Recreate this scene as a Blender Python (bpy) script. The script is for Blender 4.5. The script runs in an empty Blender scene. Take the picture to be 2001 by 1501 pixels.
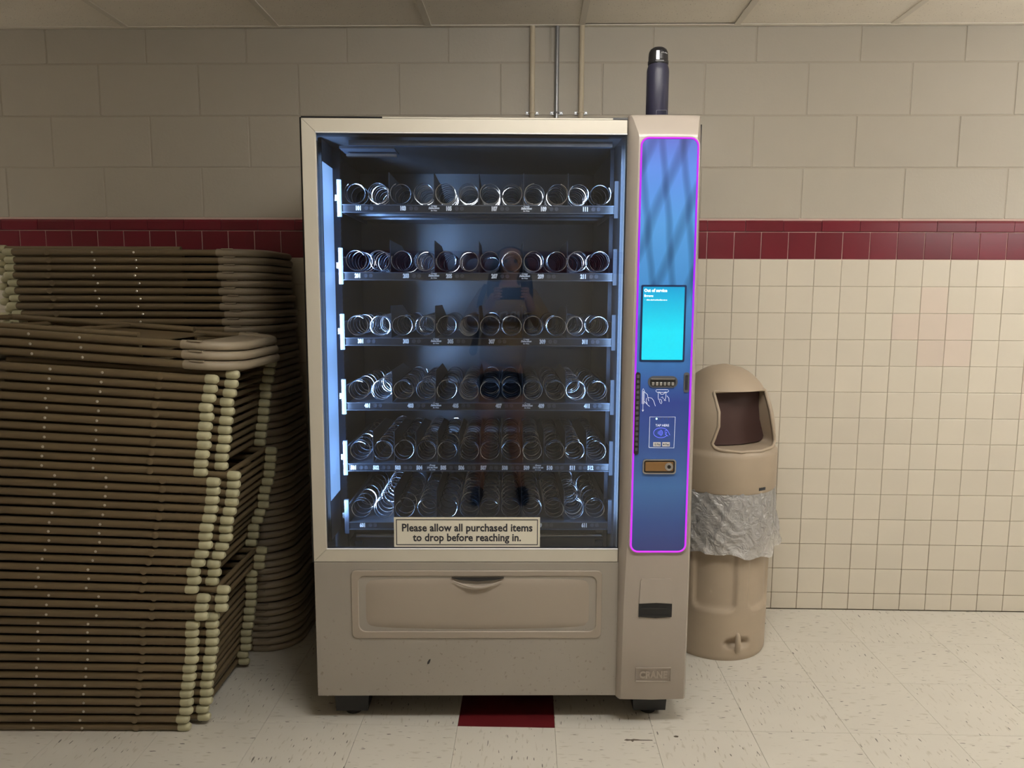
import bpy, bmesh, math, random
from mathutils import Vector, Matrix
random.seed(7)
C = bpy.context.scene.collection
PI = math.pi
def S(r, g, b):
    f = lambda c: (c/255/12.92) if c/255 <= .04045 else ((c/255+.055)/1.055)**2.4
    return (f(r), f(g), f(b), 1.0)

# ------------------------------------------------------------------ camera
def rot_axes(pit, yaw, rol):
    cp, sp, cy, sy = math.cos(pit), math.sin(pit), math.cos(yaw), math.sin(yaw)
    fw = Vector((sy*cp, cy*cp, -sp)); rt = Vector((cy, -sy, 0)); up = rt.cross(fw)
    c, s = math.cos(rol), math.sin(rol)
    return c*rt + s*up, -s*rt + c*up, fw
cam = bpy.data.objects.new('camera', bpy.data.cameras.new('camera')); C.objects.link(cam)
RT, UP, FW = rot_axes(math.radians(7.03), math.radians(-1.35), math.radians(.245))
m = Matrix.Identity(4)
for i in range(3):
    m[i][0], m[i][1], m[i][2] = RT[i], UP[i], -FW[i]
m[0][3], m[1][3], m[2][3] = 0, -3.092, 1.351
cam.matrix_world = m
cam.data.sensor_width = 36; cam.data.lens = 1450/2001*36; cam.data.clip_start = .02
bpy.context.scene.camera = cam
# ------------------------------------------------------------------ world, exposure
sc = bpy.context.scene
w = bpy.data.worlds.new('world'); sc.world = w; w.use_nodes = True
w.node_tree.nodes['Background'].inputs[0].default_value = (.9, .95, 1, 1)
w.node_tree.nodes['Background'].inputs[1].default_value = 0.0
sc.view_settings.view_transform = 'Standard'; sc.view_settings.look = 'None'
sc.view_settings.gamma = 1; sc.view_settings.use_curve_mapping = False
sc.view_settings.exposure = 0.0
# lamps out of frame: two pendants added to brighten ceiling and walls, one overhead: (x, y, drop below the ceiling, strength)
FIXTURES = [(2.75, -1.35, .45, 1.15), (-4.1, -.9, .45, .65), (.42, -1.95, .03, 1.05)]
CEIL = 2.395
LAMP_GAIN = 32.0
# ------------------------------------------------------------------ materials
MATS = {}
def nodes_of(name):
    mt = bpy.data.materials.new(name); mt.use_nodes = True
    nt = mt.node_tree; b = nt.nodes['Principled BSDF']
    MATS[name] = mt
    return mt, nt, b
def N(nt, t, **kw):
    n = nt.nodes.new(t)
    for k, v in kw.items(): setattr(n, k, v)
    return n
def mat(name, col, rough=.5, metal=0, spec=.5, vary=0, noise=0, nscale=20, bump=0, bscale=200, coat=0, emit=None, estr=0, coord='Object'):
    mt, nt, b = nodes_of(name)
    b.inputs['Base Color'].default_value = col; b.inputs['Roughness'].default_value = rough
    b.inputs['Metallic'].default_value = metal; b.inputs['Specular IOR Level'].default_value = spec
    if coat: b.inputs['Coat Weight'].default_value = coat; b.inputs['Coat Roughness'].default_value = .08
    if emit: b.inputs['Emission Color'].default_value = emit; b.inputs['Emission Strength'].default_value = estr
    L = nt.links
    tc = N(nt, 'ShaderNodeTexCoord'); vec = tc.outputs[coord]
    src = None
    if vary or noise:
        val = None
        if vary:
            oi = N(nt, 'ShaderNodeObjectInfo'); mr = N(nt, 'ShaderNodeMapRange')
            L.new(oi.outputs['Random'], mr.inputs[0]); mr.inputs[3].default_value = 1-vary; mr.inputs[4].default_value = 1+vary
            val = mr.outputs[0]
        if noise:
            nz = N(nt, 'ShaderNodeTexNoise'); nz.inputs['Scale'].default_value = nscale; nz.inputs['Detail'].default_value = 6
            L.new(vec, nz.inputs['Vector'])
            mr2 = N(nt, 'ShaderNodeMapRange'); L.new(nz.outputs[0], mr2.inputs[0]); mr2.inputs[1].default_value = .25; mr2.inputs[2].default_value = .75
            mr2.inputs[3].default_value = 1-noise; mr2.inputs[4].default_value = 1+noise
            if val is None: val = mr2.outputs[0]
            else:
                mu = N(nt, 'ShaderNodeMath', operation='MULTIPLY'); L.new(val, mu.inputs[0]); L.new(mr2.outputs[0], mu.inputs[1]); val = mu.outputs[0]
        vm = N(nt, 'ShaderNodeVectorMath', operation='SCALE'); vm.inputs[0].default_value = col[:3]; L.new(val, vm.inputs['Scale'])
        L.new(vm.outputs[0], b.inputs['Base Color'])
    if bump:
        nz = N(nt, 'ShaderNodeTexNoise'); nz.inputs['Scale'].default_value = bscale; nz.inputs['Detail'].default_value = 5
        L.new(vec, nz.inputs['Vector'])
        bp = N(nt, 'ShaderNodeBump'); bp.inputs['Strength'].default_value = bump; bp.inputs['Distance'].default_value = .002
        L.new(nz.outputs[0], bp.inputs['Height']); L.new(bp.outputs[0], b.inputs['Normal'])
    return mt
mat('block_paint', S(171, 164, 150), .55, vary=.015, noise=.02, nscale=6, bump=.35, bscale=90, coord='Object')
mat('wall_mortar', S(166, 158, 143), .6, bump=.3, bscale=120)
mat('white_tile', S(209, 201, 185), .28, vary=.03, noise=.012, nscale=9)
mat('pink_tile', S(210, 196, 182), .28, vary=.02, noise=.012, nscale=9)
mat('red_tile', S(106, 20, 36), .3, vary=.14, noise=.06, nscale=12)
mat('grout', S(190, 180, 163), .8, noise=.1, nscale=14)
mat('red_grout', S(196, 170, 160), .8)
mat('ceiling_panel', S(240, 232, 218), .9, noise=.03, nscale=8, bump=.5, bscale=300)
mat('tbar', S(222, 214, 200), .5)
mat('chair_metal', S(108, 93, 68), .45, vary=.06, noise=.06, nscale=12, spec=.5)
mat('chair_plastic', S(146, 134, 114), .5, vary=.05, noise=.04, nscale=12)
mat('chair_cap', S(176, 172, 140), .55, vary=.07, noise=.08, nscale=40)
mat('rivet', S(205, 200, 190), .3, metal=.8)
mat('felt_black', (.0015, .0015, .0016, 1), 1, spec=0)  # near-zero reflectance for the added light stop beside the lens
mat('cabinet_black', S(18, 19, 22), .5)
mat('inner_black', S(74, 77, 84), .55, noise=.1, nscale=4)
mat('door_cream', S(198, 192, 177), .4, metal=0, noise=.015, nscale=5)
mat('column_beige', S(166, 156, 146), .24, noise=.02, nscale=6)
mat('flap_beige', S(158, 147, 134), .36, noise=.02, nscale=6)
mat('scuff_dark', S(92, 82, 70), .7, noise=.3, nscale=120)
mat('black_plastic', S(22, 22, 24), .4)
mat('dark_plastic', S(36, 35, 36), .3)
mat('clear_plastic', S(80, 84, 92), .15, coat=.6)
mat('steel', S(190, 192, 195), .28, metal=1)
mat('wire', S(215, 218, 225), .22, metal=1)
mat('tray_metal', S(92, 98, 110), .38, metal=.6)
mat('divider_metal', S(60, 64, 74), .4, metal=.5)
mat('bracket_metal', S(64, 70, 82), .45, noise=.08, nscale=60)
mat('strip_black', S(40, 43, 50), .3)
mat('button_grey', S(70, 74, 84), .35)
mat('print_white', S(245, 245, 245), .6)
mat('print_black', S(45, 45, 52), .6)
mat('paper', S(222, 217, 200), .6)
mat('sticker_light', S(205, 205, 208), .5)
mat('bronze', S(150, 116, 76), .35, metal=.5)
mat('can_beige', S(172, 156, 135), .5, noise=.04, nscale=10)
mat('can_inside', S(70, 48, 44), .6)
mat('bottle_navy', S(40, 40, 60), .45, noise=.03, nscale=30)
mat('bottle_black', S(22, 22, 26), .4)
mat('conduit_paint', S(188, 176, 152), .45)
mat('conduit_steel', S(150, 152, 155), .35, metal=.8)
mat('skin', S(196, 150, 125), .5)
mat('sweatshirt', S(178, 150, 92), .9, bump=.3, bscale=150)
mat('shorts', S(24, 26, 36), .9)
mat('hair', S(22, 18, 18), .5)
mat('shoe', S(28, 36, 48), .7)
mat('phone_body', S(28, 32, 40), .3)
mat('navy_bag', S(22, 26, 46), .8)
mat('led_green', S(200, 255, 230), .5, emit=(.4, 1, .7, 1), estr=2.5)
mat('lamp_lens', S(200, 215, 235), .5, emit=(.25, .50, 1.0, 1), estr=.75)
for _k, _f in enumerate(FIXTURES): mat('lamp_%d' % _k, S(240, 240, 235), .5, emit=(1, .985, .965, 1), estr=LAMP_GAIN*_f[3])
mat('icon_white', S(235, 240, 250), .5, emit=(.75, .85, 1, 1), estr=.35)
mat('icon_blue', S(90, 100, 255), .5, emit=(.2, .25, 1, 1), estr=.7)
mat('screen_text', S(255, 255, 255), .5, emit=(.8, 1, 1, 1), estr=1.0)
mat('screen_bezel', S(16, 40, 84), .3)

def make_special():
    # speckled floor tile: streaks follow each tile's own axes
    mt, nt, b = nodes_of('floor_tile'); L = nt.links
    tc = N(nt, 'ShaderNodeTexCoord'); oi = N(nt, 'ShaderNodeObjectInfo')
    off = N(nt, 'ShaderNodeVectorMath', operation='SCALE'); off.inputs[0].default_value = (37, 53, 0); L.new(oi.outputs['Random'], off.inputs['Scale'])
    ad = N(nt, 'ShaderNodeVectorMath', operation='ADD'); L.new(tc.outputs['Object'], ad.inputs[0]); L.new(off.outputs[0], ad.inputs[1])
    def flecks(sx, sy, t0, t1):
        mp = N(nt, 'ShaderNodeMapping'); mp.inputs['Scale'].default_value = (sx, sy, 1); L.new(ad.outputs[0], mp.inputs[0])
        nz = N(nt, 'ShaderNodeTexNoise'); nz.inputs['Scale'].default_value = 1; nz.inputs['Detail'].default_value = 1.5; nz.inputs['Roughness'].default_value = .4; L.new(mp.outputs[0], nz.inputs['Vector'])
        mr = N(nt, 'ShaderNodeMapRange'); L.new(nz.outputs[0], mr.inputs[0]); mr.inputs[1].default_value = t0; mr.inputs[2].default_value = t1
        return mr.outputs[0]
    f1 = flecks(30, 135, .700, .730); f2 = flecks(24, 100, .62, .70)
    nz = N(nt, 'ShaderNodeTexNoise'); nz.inputs['Scale'].default_value = 7; nz.inputs['Detail'].default_value = 5; L.new(ad.outputs[0], nz.inputs['Vector'])
    base = N(nt, 'ShaderNodeMixRGB'); base.inputs[1].default_value = S(203, 198, 186); base.inputs[2].default_value = S(213, 208, 196); L.new(nz.outputs[0], base.inputs[0])
    m1 = N(nt, 'ShaderNodeMixRGB'); m1.inputs[2].default_value = S(176, 168, 150); L.new(base.outputs[0], m1.inputs[1])
    k = N(nt, 'ShaderNodeMath', operation='MULTIPLY'); L.new(f2, k.inputs[0]); k.inputs[1].default_value = .55; L.new(k.outputs[0], m1.inputs[0])
    m2 = N(nt, 'ShaderNodeMixRGB'); m2.inputs[2].default_value = S(70, 64, 58); L.new(m1.outputs[0], m2.inputs[1])
    k2 = N(nt, 'ShaderNodeMath', operation='MULTIPLY'); L.new(f1, k2.inputs[0]); k2.inputs[1].default_value = .85; L.new(k2.outputs[0], m2.inputs[0])
    L.new(m2.outputs[0], b.inputs['Base Color']); b.inputs['Roughness'].default_value = .38
    mat('floor_red', S(96, 26, 30), .4, noise=.05, nscale=10)
    mat('floor_seam', S(140, 130, 112), .8)
    # grimy grey panel
    mt, nt, b = nodes_of('panel_grey'); L = nt.links
    tc = N(nt, 'ShaderNodeTexCoord')
    nz = N(nt, 'ShaderNodeTexNoise'); nz.inputs['Scale'].default_value = 3.0; nz.inputs['Detail'].default_value = 6; L.new(tc.outputs['Object'], nz.inputs['Vector'])
    c1 = N(nt, 'ShaderNodeMixRGB'); c1.inputs[1].default_value = S(152, 145, 135); c1.inputs[2].default_value = S(163, 157, 148); L.new(nz.outputs[0], c1.inputs[0])
    n2 = N(nt, 'ShaderNodeTexNoise'); n2.inputs['Scale'].default_value = 75; n2.inputs['Detail'].default_value = 3; L.new(tc.outputs['Object'], n2.inputs['Vector'])
    mr = N(nt, 'ShaderNodeMapRange'); L.new(n2.outputs[0], mr.inputs[0]); mr.inputs[1].default_value = .62; mr.inputs[2].default_value = .70
    sep = N(nt, 'ShaderNodeSeparateXYZ'); L.new(tc.outputs['Object'], sep.inputs[0])
    zr = N(nt, 'ShaderNodeMapRange'); L.new(sep.outputs[2], zr.inputs[0]); zr.inputs[1].default_value = .42; zr.inputs[2].default_value = .22; zr.inputs[3].default_value = 0; zr.inputs[4].default_value = .5
    mu = N(nt, 'ShaderNodeMath', operation='MULTIPLY'); L.new(mr.outputs[0], mu.inputs[0]); L.new(zr.outputs[0], mu.inputs[1])
    c2 = N(nt, 'ShaderNodeMixRGB'); L.new(mu.outputs[0], c2.inputs[0]); L.new(c1.outputs[0], c2.inputs[1]); c2.inputs[2].default_value = S(112, 102, 88)
    L.new(c2.outputs[0], b.inputs['Base Color']); b.inputs['Roughness'].default_value = .4; b.inputs['Metallic'].default_value = .1
    # door glass
    mt, nt, b = nodes_of('glass'); L = nt.links; nt.nodes.remove(b)
    out = nt.nodes['Material Output']
    tr = N(nt, 'ShaderNodeBsdfTransparent'); tr.inputs[0].default_value = (.93, .95, .97, 1)
    gl = N(nt, 'ShaderNodeBsdfGlossy'); gl.inputs['Roughness'].default_value = 0.0; gl.inputs[0].default_value = (1, 1, 1, 1)
    fr = N(nt, 'ShaderNodeFresnel'); fr.inputs[0].default_value = 1.5
    mx = N(nt, 'ShaderNodeMixShader'); L.new(fr.outputs[0], mx.inputs[0]); L.new(tr.outputs[0], mx.inputs[1]); L.new(gl.outputs[0], mx.inputs[2])
    L.new(mx.outputs[0], out.inputs[0])
    # thin plastic bag
    mt, nt, b = nodes_of('bag_film'); L = nt.links; nt.nodes.remove(b)
    out = nt.nodes['Material Output']
    tr = N(nt, 'ShaderNodeBsdfTransparent'); tr.inputs[0].default_value = (.93, .93, .93, 1)
    df = N(nt, 'ShaderNodeBsdfDiffuse'); df.inputs[0].default_value = S(244, 243, 241)
    tl = N(nt, 'ShaderNodeBsdfTranslucent'); tl.inputs[0].default_value = S(244, 243, 241)
    gl = N(nt, 'ShaderNodeBsdfGlossy'); gl.inputs['Roughness'].default_value = .06
    tcb = N(nt, 'ShaderNodeTexCoord'); nb = N(nt, 'ShaderNodeTexNoise'); nb.inputs['Scale'].default_value = 26; nb.inputs['Detail'].default_value = 3; nb.inputs['Distortion'].default_value = 1.5; L.new(tcb.outputs['Object'], nb.inputs['Vector'])
    bb = N(nt, 'ShaderNodeBump'); bb.inputs['Strength'].default_value = .9; bb.inputs['Distance'].default_value = .02; L.new(nb.outputs[0], bb.inputs['Height'])
    for q in (df, tl, gl): L.new(bb.outputs[0], q.inputs['Normal'])
    a = N(nt, 'ShaderNodeMixShader'); a.inputs[0].default_value = .35; L.new(df.outputs[0], a.inputs[1]); L.new(tl.outputs[0], a.inputs[2])
    b2 = N(nt, 'ShaderNodeMixShader'); b2.inputs[0].default_value = .62; L.new(tr.outputs[0], b2.inputs[1]); L.new(a.outputs[0], b2.inputs[2])
    fr = N(nt, 'ShaderNodeFresnel'); fr.inputs[0].default_value = 1.85
    c = N(nt, 'ShaderNodeMixShader'); L.new(fr.outputs[0], c.inputs[0]); L.new(b2.outputs[0], c.inputs[1]); L.new(gl.outputs[0], c.inputs[2])
    L.new(c.outputs[0], out.inputs[0])
    # backlit blue graphic with soft crossing stripes
    mt, nt, b = nodes_of('blue_graphic'); L = nt.links
    tc = N(nt, 'ShaderNodeTexCoord'); sep = N(nt, 'ShaderNodeSeparateXYZ'); L.new(tc.outputs['Object'], sep.inputs[0])
    ramp = N(nt, 'ShaderNodeValToRGB'); mr = N(nt, 'ShaderNodeMapRange'); L.new(sep.outputs[2], mr.inputs[0]); mr.inputs[1].default_value = .57; mr.inputs[2].default_value = 1.79
    L.new(mr.outputs[0], ramp.inputs[0]); e = ramp.color_ramp.elements
    e[0].position = 0; e[0].color = S(62, 70, 130); e[1].position = 1; e[1].color = S(74, 92, 178)
    for p, c in ((.08, S(60, 86, 150)), (.17, S(68, 112, 172)), (.27, S(58, 86, 152)), (.38, S(48, 68, 146)), (.47, S(56, 112, 182)), (.62, S(62, 132, 198)), (.8, S(76, 140, 206)), (.93, S(80, 122, 204))):
        x = e.new(p); x.color = c
    def stripes(ang, scale, dist):
        mp = N(nt, 'ShaderNodeMapping'); mp.inputs['Rotation'].default_value = (0, math.radians(ang), 0); L.new(tc.outputs['Object'], mp.inputs[0])
        wv = N(nt, 'ShaderNodeTexWave'); wv.bands_direction = 'X'; wv.inputs['Scale'].default_value = scale; wv.inputs['Distortion'].default_value = dist; wv.inputs['Detail'].default_value = 1; wv.inputs['Detail Scale'].default_value = 1.5
        L.new(mp.outputs[0], wv.inputs[0]); r = N(nt, 'ShaderNodeMapRange'); L.new(wv.outputs[1], r.inputs[0]); r.inputs[1].default_value = 0; r.inputs[2].default_value = .38; r.inputs[3].default_value = .62; r.inputs[4].default_value = 1.0
        return r.outputs[0]
    s1 = stripes(6, 5.2, .8); s2 = stripes(-22, 3.6, .8)
    zm = N(nt, 'ShaderNodeMapRange'); L.new(sep.outputs[2], zm.inputs[0]); zm.inputs[1].default_value = 1.12; zm.inputs[2].default_value = 1.35; zm.inputs[3].default_value = 0; zm.inputs[4].default_value = 1
    ss = N(nt, 'ShaderNodeMath', operation='MULTIPLY'); L.new(s1, ss.inputs[0]); L.new(s2, ss.inputs[1])
    mx = N(nt, 'ShaderNodeMapRange'); L.new(zm.outputs[0], mx.inputs[0]); mx.inputs[3].default_value = 1.0; L.new(ss.outputs[0], mx.inputs[4])
    sc_ = N(nt, 'ShaderNodeVectorMath', operation='SCALE'); L.new(ramp.outputs[0], sc_.inputs[0]); L.new(mx.outputs[0], sc_.inputs['Scale'])
    L.new(sc_.outputs[0], b.inputs['Base Color']); L.new(sc_.outputs[0], b.inputs['Emission Color']); b.inputs['Emission Strength'].default_value = .07
    b.inputs['Roughness'].default_value = .25
    # cyan screen
    mt, nt, b = nodes_of('cyan_screen'); L = nt.links
    tc = N(nt, 'ShaderNodeTexCoord'); sep = N(nt, 'ShaderNodeSeparateXYZ'); L.new(tc.outputs['Object'], sep.inputs[0])
    mr = N(nt, 'ShaderNodeMapRange'); L.new(sep.outputs[2], mr.inputs[0]); mr.inputs[1].default_value = 1.37; mr.inputs[2].default_value = 1.24
    mx = N(nt, 'ShaderNodeMixRGB'); L.new(mr.outputs[0], mx.inputs[0]); mx.inputs[1].default_value = S(0, 160, 214); mx.inputs[2].default_value = S(0, 226, 250)
    b.inputs['Base Color'].default_value = (.01, .02, .03, 1); L.new(mx.outputs[0], b.inputs['Emission Color']); b.inputs['Emission Strength'].default_value = 1.0; b.inputs['Roughness'].default_value = .2
    # violet LED rope: redder towards its lower end
    mt, nt, b = nodes_of('violet_led'); L = nt.links
    tc = N(nt, 'ShaderNodeTexCoord'); sep = N(nt, 'ShaderNodeSeparateXYZ'); L.new(tc.outputs['Object'], sep.inputs[0])
    mr = N(nt, 'ShaderNodeMapRange'); L.new(sep.outputs[2], mr.inputs[0]); mr.inputs[1].default_value = .57; mr.inputs[2].default_value = 1.79
    rp = N(nt, 'ShaderNodeValToRGB'); L.new(mr.outputs[0], rp.inputs[0]); e = rp.color_ramp.elements
    e[0].position = 0; e[0].color = (.75, .03, 1, 1); e[1].position = 1; e[1].color = (.62, 0.0, .85, 1)
    x = e.new(.35); x.color = (.50, .03, 1, 1); x = e.new(.75); x.color = (.36, .0, 1, 1)
    L.new(rp.outputs[0], b.inputs['Emission Color']); b.inputs['Emission Strength'].default_value = 1.05; b.inputs['Base Color'].default_value = (.02, .0, .03, 1)
make_special()
def pits(name, dark):
    mt = MATS[name]; nt = mt.node_tree; L = nt.links; b = nt.nodes['Principled BSDF']
    src = b.inputs['Base Color'].links[0].from_socket
    tc = N(nt, 'ShaderNodeTexCoord'); nz = N(nt, 'ShaderNodeTexNoise'); nz.inputs['Scale'].default_value = 130; nz.inputs['Detail'].default_value = 2; L.new(tc.outputs['Object'], nz.inputs['Vector'])
    mr = N(nt, 'ShaderNodeMapRange'); L.new(nz.outputs[0], mr.inputs[0]); mr.inputs[1].default_value = .66; mr.inputs[2].default_value = .70; mr.inputs[4].default_value = .55
    mx = N(nt, 'ShaderNodeMixRGB'); L.new(mr.outputs[0], mx.inputs[0]); L.new(src, mx.inputs[1]); mx.inputs[2].default_value = dark; L.new(mx.outputs[0], b.inputs['Base Color'])
pits('ceiling_panel', S(120, 108, 92))
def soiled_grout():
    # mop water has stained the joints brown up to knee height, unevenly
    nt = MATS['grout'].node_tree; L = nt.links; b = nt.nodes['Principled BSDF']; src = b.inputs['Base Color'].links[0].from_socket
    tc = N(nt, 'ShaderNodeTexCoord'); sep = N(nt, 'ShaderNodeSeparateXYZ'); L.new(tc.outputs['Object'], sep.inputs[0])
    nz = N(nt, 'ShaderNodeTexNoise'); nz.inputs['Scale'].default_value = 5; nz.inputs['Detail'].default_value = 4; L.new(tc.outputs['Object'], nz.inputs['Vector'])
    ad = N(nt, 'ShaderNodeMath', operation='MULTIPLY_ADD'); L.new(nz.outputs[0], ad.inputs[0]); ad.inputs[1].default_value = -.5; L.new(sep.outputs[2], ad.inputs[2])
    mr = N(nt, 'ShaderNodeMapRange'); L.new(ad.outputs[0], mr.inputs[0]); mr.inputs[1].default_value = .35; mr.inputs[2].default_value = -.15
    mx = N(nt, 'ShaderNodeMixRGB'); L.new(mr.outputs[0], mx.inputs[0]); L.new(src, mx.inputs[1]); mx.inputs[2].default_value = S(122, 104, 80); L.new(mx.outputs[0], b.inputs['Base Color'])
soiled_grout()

# ------------------------------------------------------------------ mesh helpers
class MB:
    def __init__(s): s.v = []; s.f = []
    def box(s, x0, x1, y0, y1, z0, z1):
        n = len(s.v)
        s.v += [(x0,y0,z0),(x1,y0,z0),(x1,y1,z0),(x0,y1,z0),(x0,y0,z1),(x1,y0,z1),(x1,y1,z1),(x0,y1,z1)]
        s.f += [tuple(n+i for i in q) for q in ((0,3,2,1),(4,5,6,7),(0,1,5,4),(1,2,6,5),(2,3,7,6),(3,0,4,7))]
        return s
    def bevbox(s, x0, x1, y0, y1, z0, z1, b=.002):
        # box with chamfered edges on every side
        bm = bmesh.new(); bmesh.ops.create_cube(bm, size=1)
        for v in bm.verts: v.co = Vector(((x0+x1)/2+v.co.x*(x1-x0), (y0+y1)/2+v.co.y*(y1-y0), (z0+z1)/2+v.co.z*(z1-z0)))
        bmesh.ops.bevel(bm, geom=bm.edges[:], offset=b, segments=2, affect='EDGES', profile=.5)
        return s.add_bm(bm)
    def add_bm(s, bm):
        n = len(s.v); bm.verts.index_update()
        s.v += [tuple(v.co) for v in bm.verts]; s.f += [tuple(n+v.index for v in f.verts) for f in bm.faces]
        bm.free(); return s
    def tube(s, pts, r, seg=8, closed=False, caps=True):
        pts = [Vector(p) for p in pts]; n0 = len(s.v); k = len(pts)
        rr = r if isinstance(r, (list, tuple)) else [r]*k
        ref = None
        for i, p in enumerate(pts):
            if closed: t = pts[(i+1) % k]-pts[i-1]
            else: t = pts[min(i+1, k-1)]-pts[max(i-1, 0)]
            t.normalize()
            if ref is None:
                ref = Vector((0,0,1)) if abs(t.z) < .9 else Vector((1,0,0))
            a = ref - t*ref.dot(t)
            if a.length < 1e-6: a = t.orthogonal()
            a.normalize(); ref = a; bb = t.cross(a)
            for j in range(seg):
                th = 2*PI*j/seg; s.v.append(tuple(p + a*(rr[i]*math.cos(th)) + bb*(rr[i]*math.sin(th))))
        rng = k if closed else k-1
        for i in range(rng):
            i2 = (i+1) % k
            for j in range(seg):
                j2 = (j+1) % seg
                s.f.append((n0+i*seg+j, n0+i2*seg+j, n0+i2*seg+j2, n0+i*seg+j2))
        if caps and not closed:
            s.f.append(tuple(n0+j for j in range(seg))); s.f.append(tuple(n0+(k-1)*seg+j for j in reversed(range(seg))))
        return s
    def lathe(s, prof, seg=32, c=(0,0), axis='z', close=True):
        # profile of (r, h) about a vertical (or x) axis through c
        n0 = len(s.v)
        for (r, h) in prof:
            for j in range(seg):
                th = 2*PI*j/seg
                p = (c[0]+r*math.cos(th), c[1]+r*math.sin(th), h)
                if axis == 'x': p = (h, c[0]+r*math.cos(th), c[1]+r*math.sin(th))
                if axis == 'y': p = (c[0]+r*math.cos(th), h, c[1]+r*math.sin(th))
                s.v.append(p)
        for i in range(len(prof)-1):
            for j in range(seg):
                j2 = (j+1) % seg; s.f.append((n0+i*seg+j, n0+i*seg+j2, n0+(i+1)*seg+j2, n0+(i+1)*seg+j))
        if close:
            s.f.append(tuple(n0+j for j in reversed(range(seg)))); s.f.append(tuple(n0+(len(prof)-1)*seg+j for j in range(seg)))
        return s
    def prism(s, poly, y0, y1):
        # polygon in (x, z), extruded from y0 to y1
        n = len(s.v); k = len(poly)
        s.v += [(p[0], y0, p[1]) for p in poly] + [(p[0], y1, p[1]) for p in poly]
        s.f.append(tuple(n+i for i in range(k))); s.f.append(tuple(n+k+i for i in reversed(range(k))))
        for i in range(k):
            j = (i+1) % k; s.f.append((n+i, n+k+i, n+k+j, n+j))
        return s
    def ring(s, outer, inner, y0, y1):
        n = len(s.v); k = len(outer)
        for pl, y in ((outer, y0), (inner, y0), (inner, y1), (outer, y1)): s.v += [(p[0], y, p[1]) for p in pl]
        for a in range(4):
            b = (a+1) % 4
            for i in range(k):
                j = (i+1) % k; s.f.append((n+a*k+i, n+a*k+j, n+b*k+j, n+b*k+i))
        return s
    def mesh(s, name, m, smooth=None):
        me = bpy.data.meshes.new(name); me.from_pydata(s.v, [], s.f); me.materials.append(MATS[m])
        bm = bmesh.new(); bm.from_mesh(me); bmesh.ops.recalc_face_normals(bm, faces=bm.faces[:]); bm.to_mesh(me); bm.free()
        if smooth is not None:
            for p in me.polygons: p.use_smooth = True
            me.set_sharp_from_angle(angle=math.radians(smooth))
        return me
    def build(s, name, m, parent=None, smooth=None):
        return link(name, s.mesh(name, m, smooth), parent)
def link(name, me, parent=None, loc=None, rot=None):
    o = bpy.data.objects.new(name, me); C.objects.link(o)
    if parent is not None: o.parent = parent
    if loc is not None: o.location = loc
    if rot is not None: o.rotation_euler = rot
    return o
def empty(name, loc=(0,0,0), rz=0):
    o = bpy.data.objects.new(name, None); C.objects.link(o); o.location = loc; o.rotation_euler = (0, 0, rz); o.empty_display_size = .1
    return o
def tag(o, label, cat, group=None):
    o['label'] = label; o['category'] = cat
    if group: o['group'] = group
    return o
def struct(o): o['kind'] = 'structure'; return o
def rrect(x0, x1, z0, z1, r, n=6):
    out = []
    for (cx, cz, a0) in ((x1-r, z1-r, 0), (x0+r, z1-r, 90), (x0+r, z0+r, 180), (x1-r, z0+r, 270)):
        for i in range(n+1):
            a = math.radians(a0+90*i/n); out.append((cx+r*math.cos(a), cz+r*math.sin(a)))
    return out
# lettering is made first, while the scene is small
TEXTS = {}
def text_mesh(s, size, bold=0, shear=0, sx=1, depth=.0004, align='LEFT'):
    key = (s, size, bold, shear, sx, depth, align)
    if key in TEXTS: return TEXTS[key]
    cu = bpy.data.curves.new('lettering', 'FONT'); cu.body = s; cu.size = size; cu.offset = bold; cu.shear = shear
    cu.extrude = depth; cu.align_x = align; cu.resolution_u = 2
    o = bpy.data.objects.new('lettering', cu); C.objects.link(o)
    dg = bpy.context.evaluated_depsgraph_get(); me = bpy.data.meshes.new_from_object(o.evaluated_get(dg))
    bpy.data.objects.remove(o)
    vs = [(v.co.x*sx, -v.co.z, v.co.y) for v in me.vertices]; fs = [tuple(p.vertices) for p in me.polygons]
    TEXTS[key] = (vs, fs); return TEXTS[key]
def lettering(name, s, u, v, z, size, m, parent, width=None, **kw):
    vs, fs = text_mesh(s, size, **kw)
    k = 1.0
    if width:
        xs = [p[0] for p in vs]; k = width/(max(xs)-min(xs))
    mb = MB(); mb.v = [(u+p[0]*k, v+p[1], z+p[2]) for p in vs]; mb.f = fs
    return mb.build(name, m, parent)
NUMS = [(1.604, 1.613, [('101',.132),('103',.267),('105',.406),('107',.544),('109',.694),('111',.822)], [.370,.651]),
        (1.401, 1.410, [('201',.126),('203',.274),('205',.406),('207',.545),('209',.688),('211',.819)], [.368,.647]),
        (1.200, 1.209, [('301',.131),('303',.271),('305',.409),('307',.537),('309',.695),('311',.827)], [.373,.653]),
        (0.998, 1.006, [('401',.148),('403',.283),('405',.424),('407',.559),('409',.693),('411',.837)], [.371,.658]),
        (0.799, 0.811, [('501',.100),('502',.171),('503',.240),('504',.308),('505',.384),('506',.441),('507',.511),('508',.579),('509',.648),('510',.721),('511',.794),('512',.851)], [.358,.693]),
        (0.611, 0.620, [('601',.125),('603',.271),('605',.409),('607',.553),('609',.689),('611',.835)], [.371])]
for row in NUMS:
    for s, u in row[2]: text_mesh(s, .0175, bold=.0011, sx=.70)
for s in ('Press', 'Selection', 'for Price'): text_mesh(s, .0085, bold=.0004, shear=.3, align='CENTER')
for s in ('Please allow all purchased items', 'to drop before reaching in.'): text_mesh(s, .0335, bold=.0008, align='CENTER')

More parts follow.
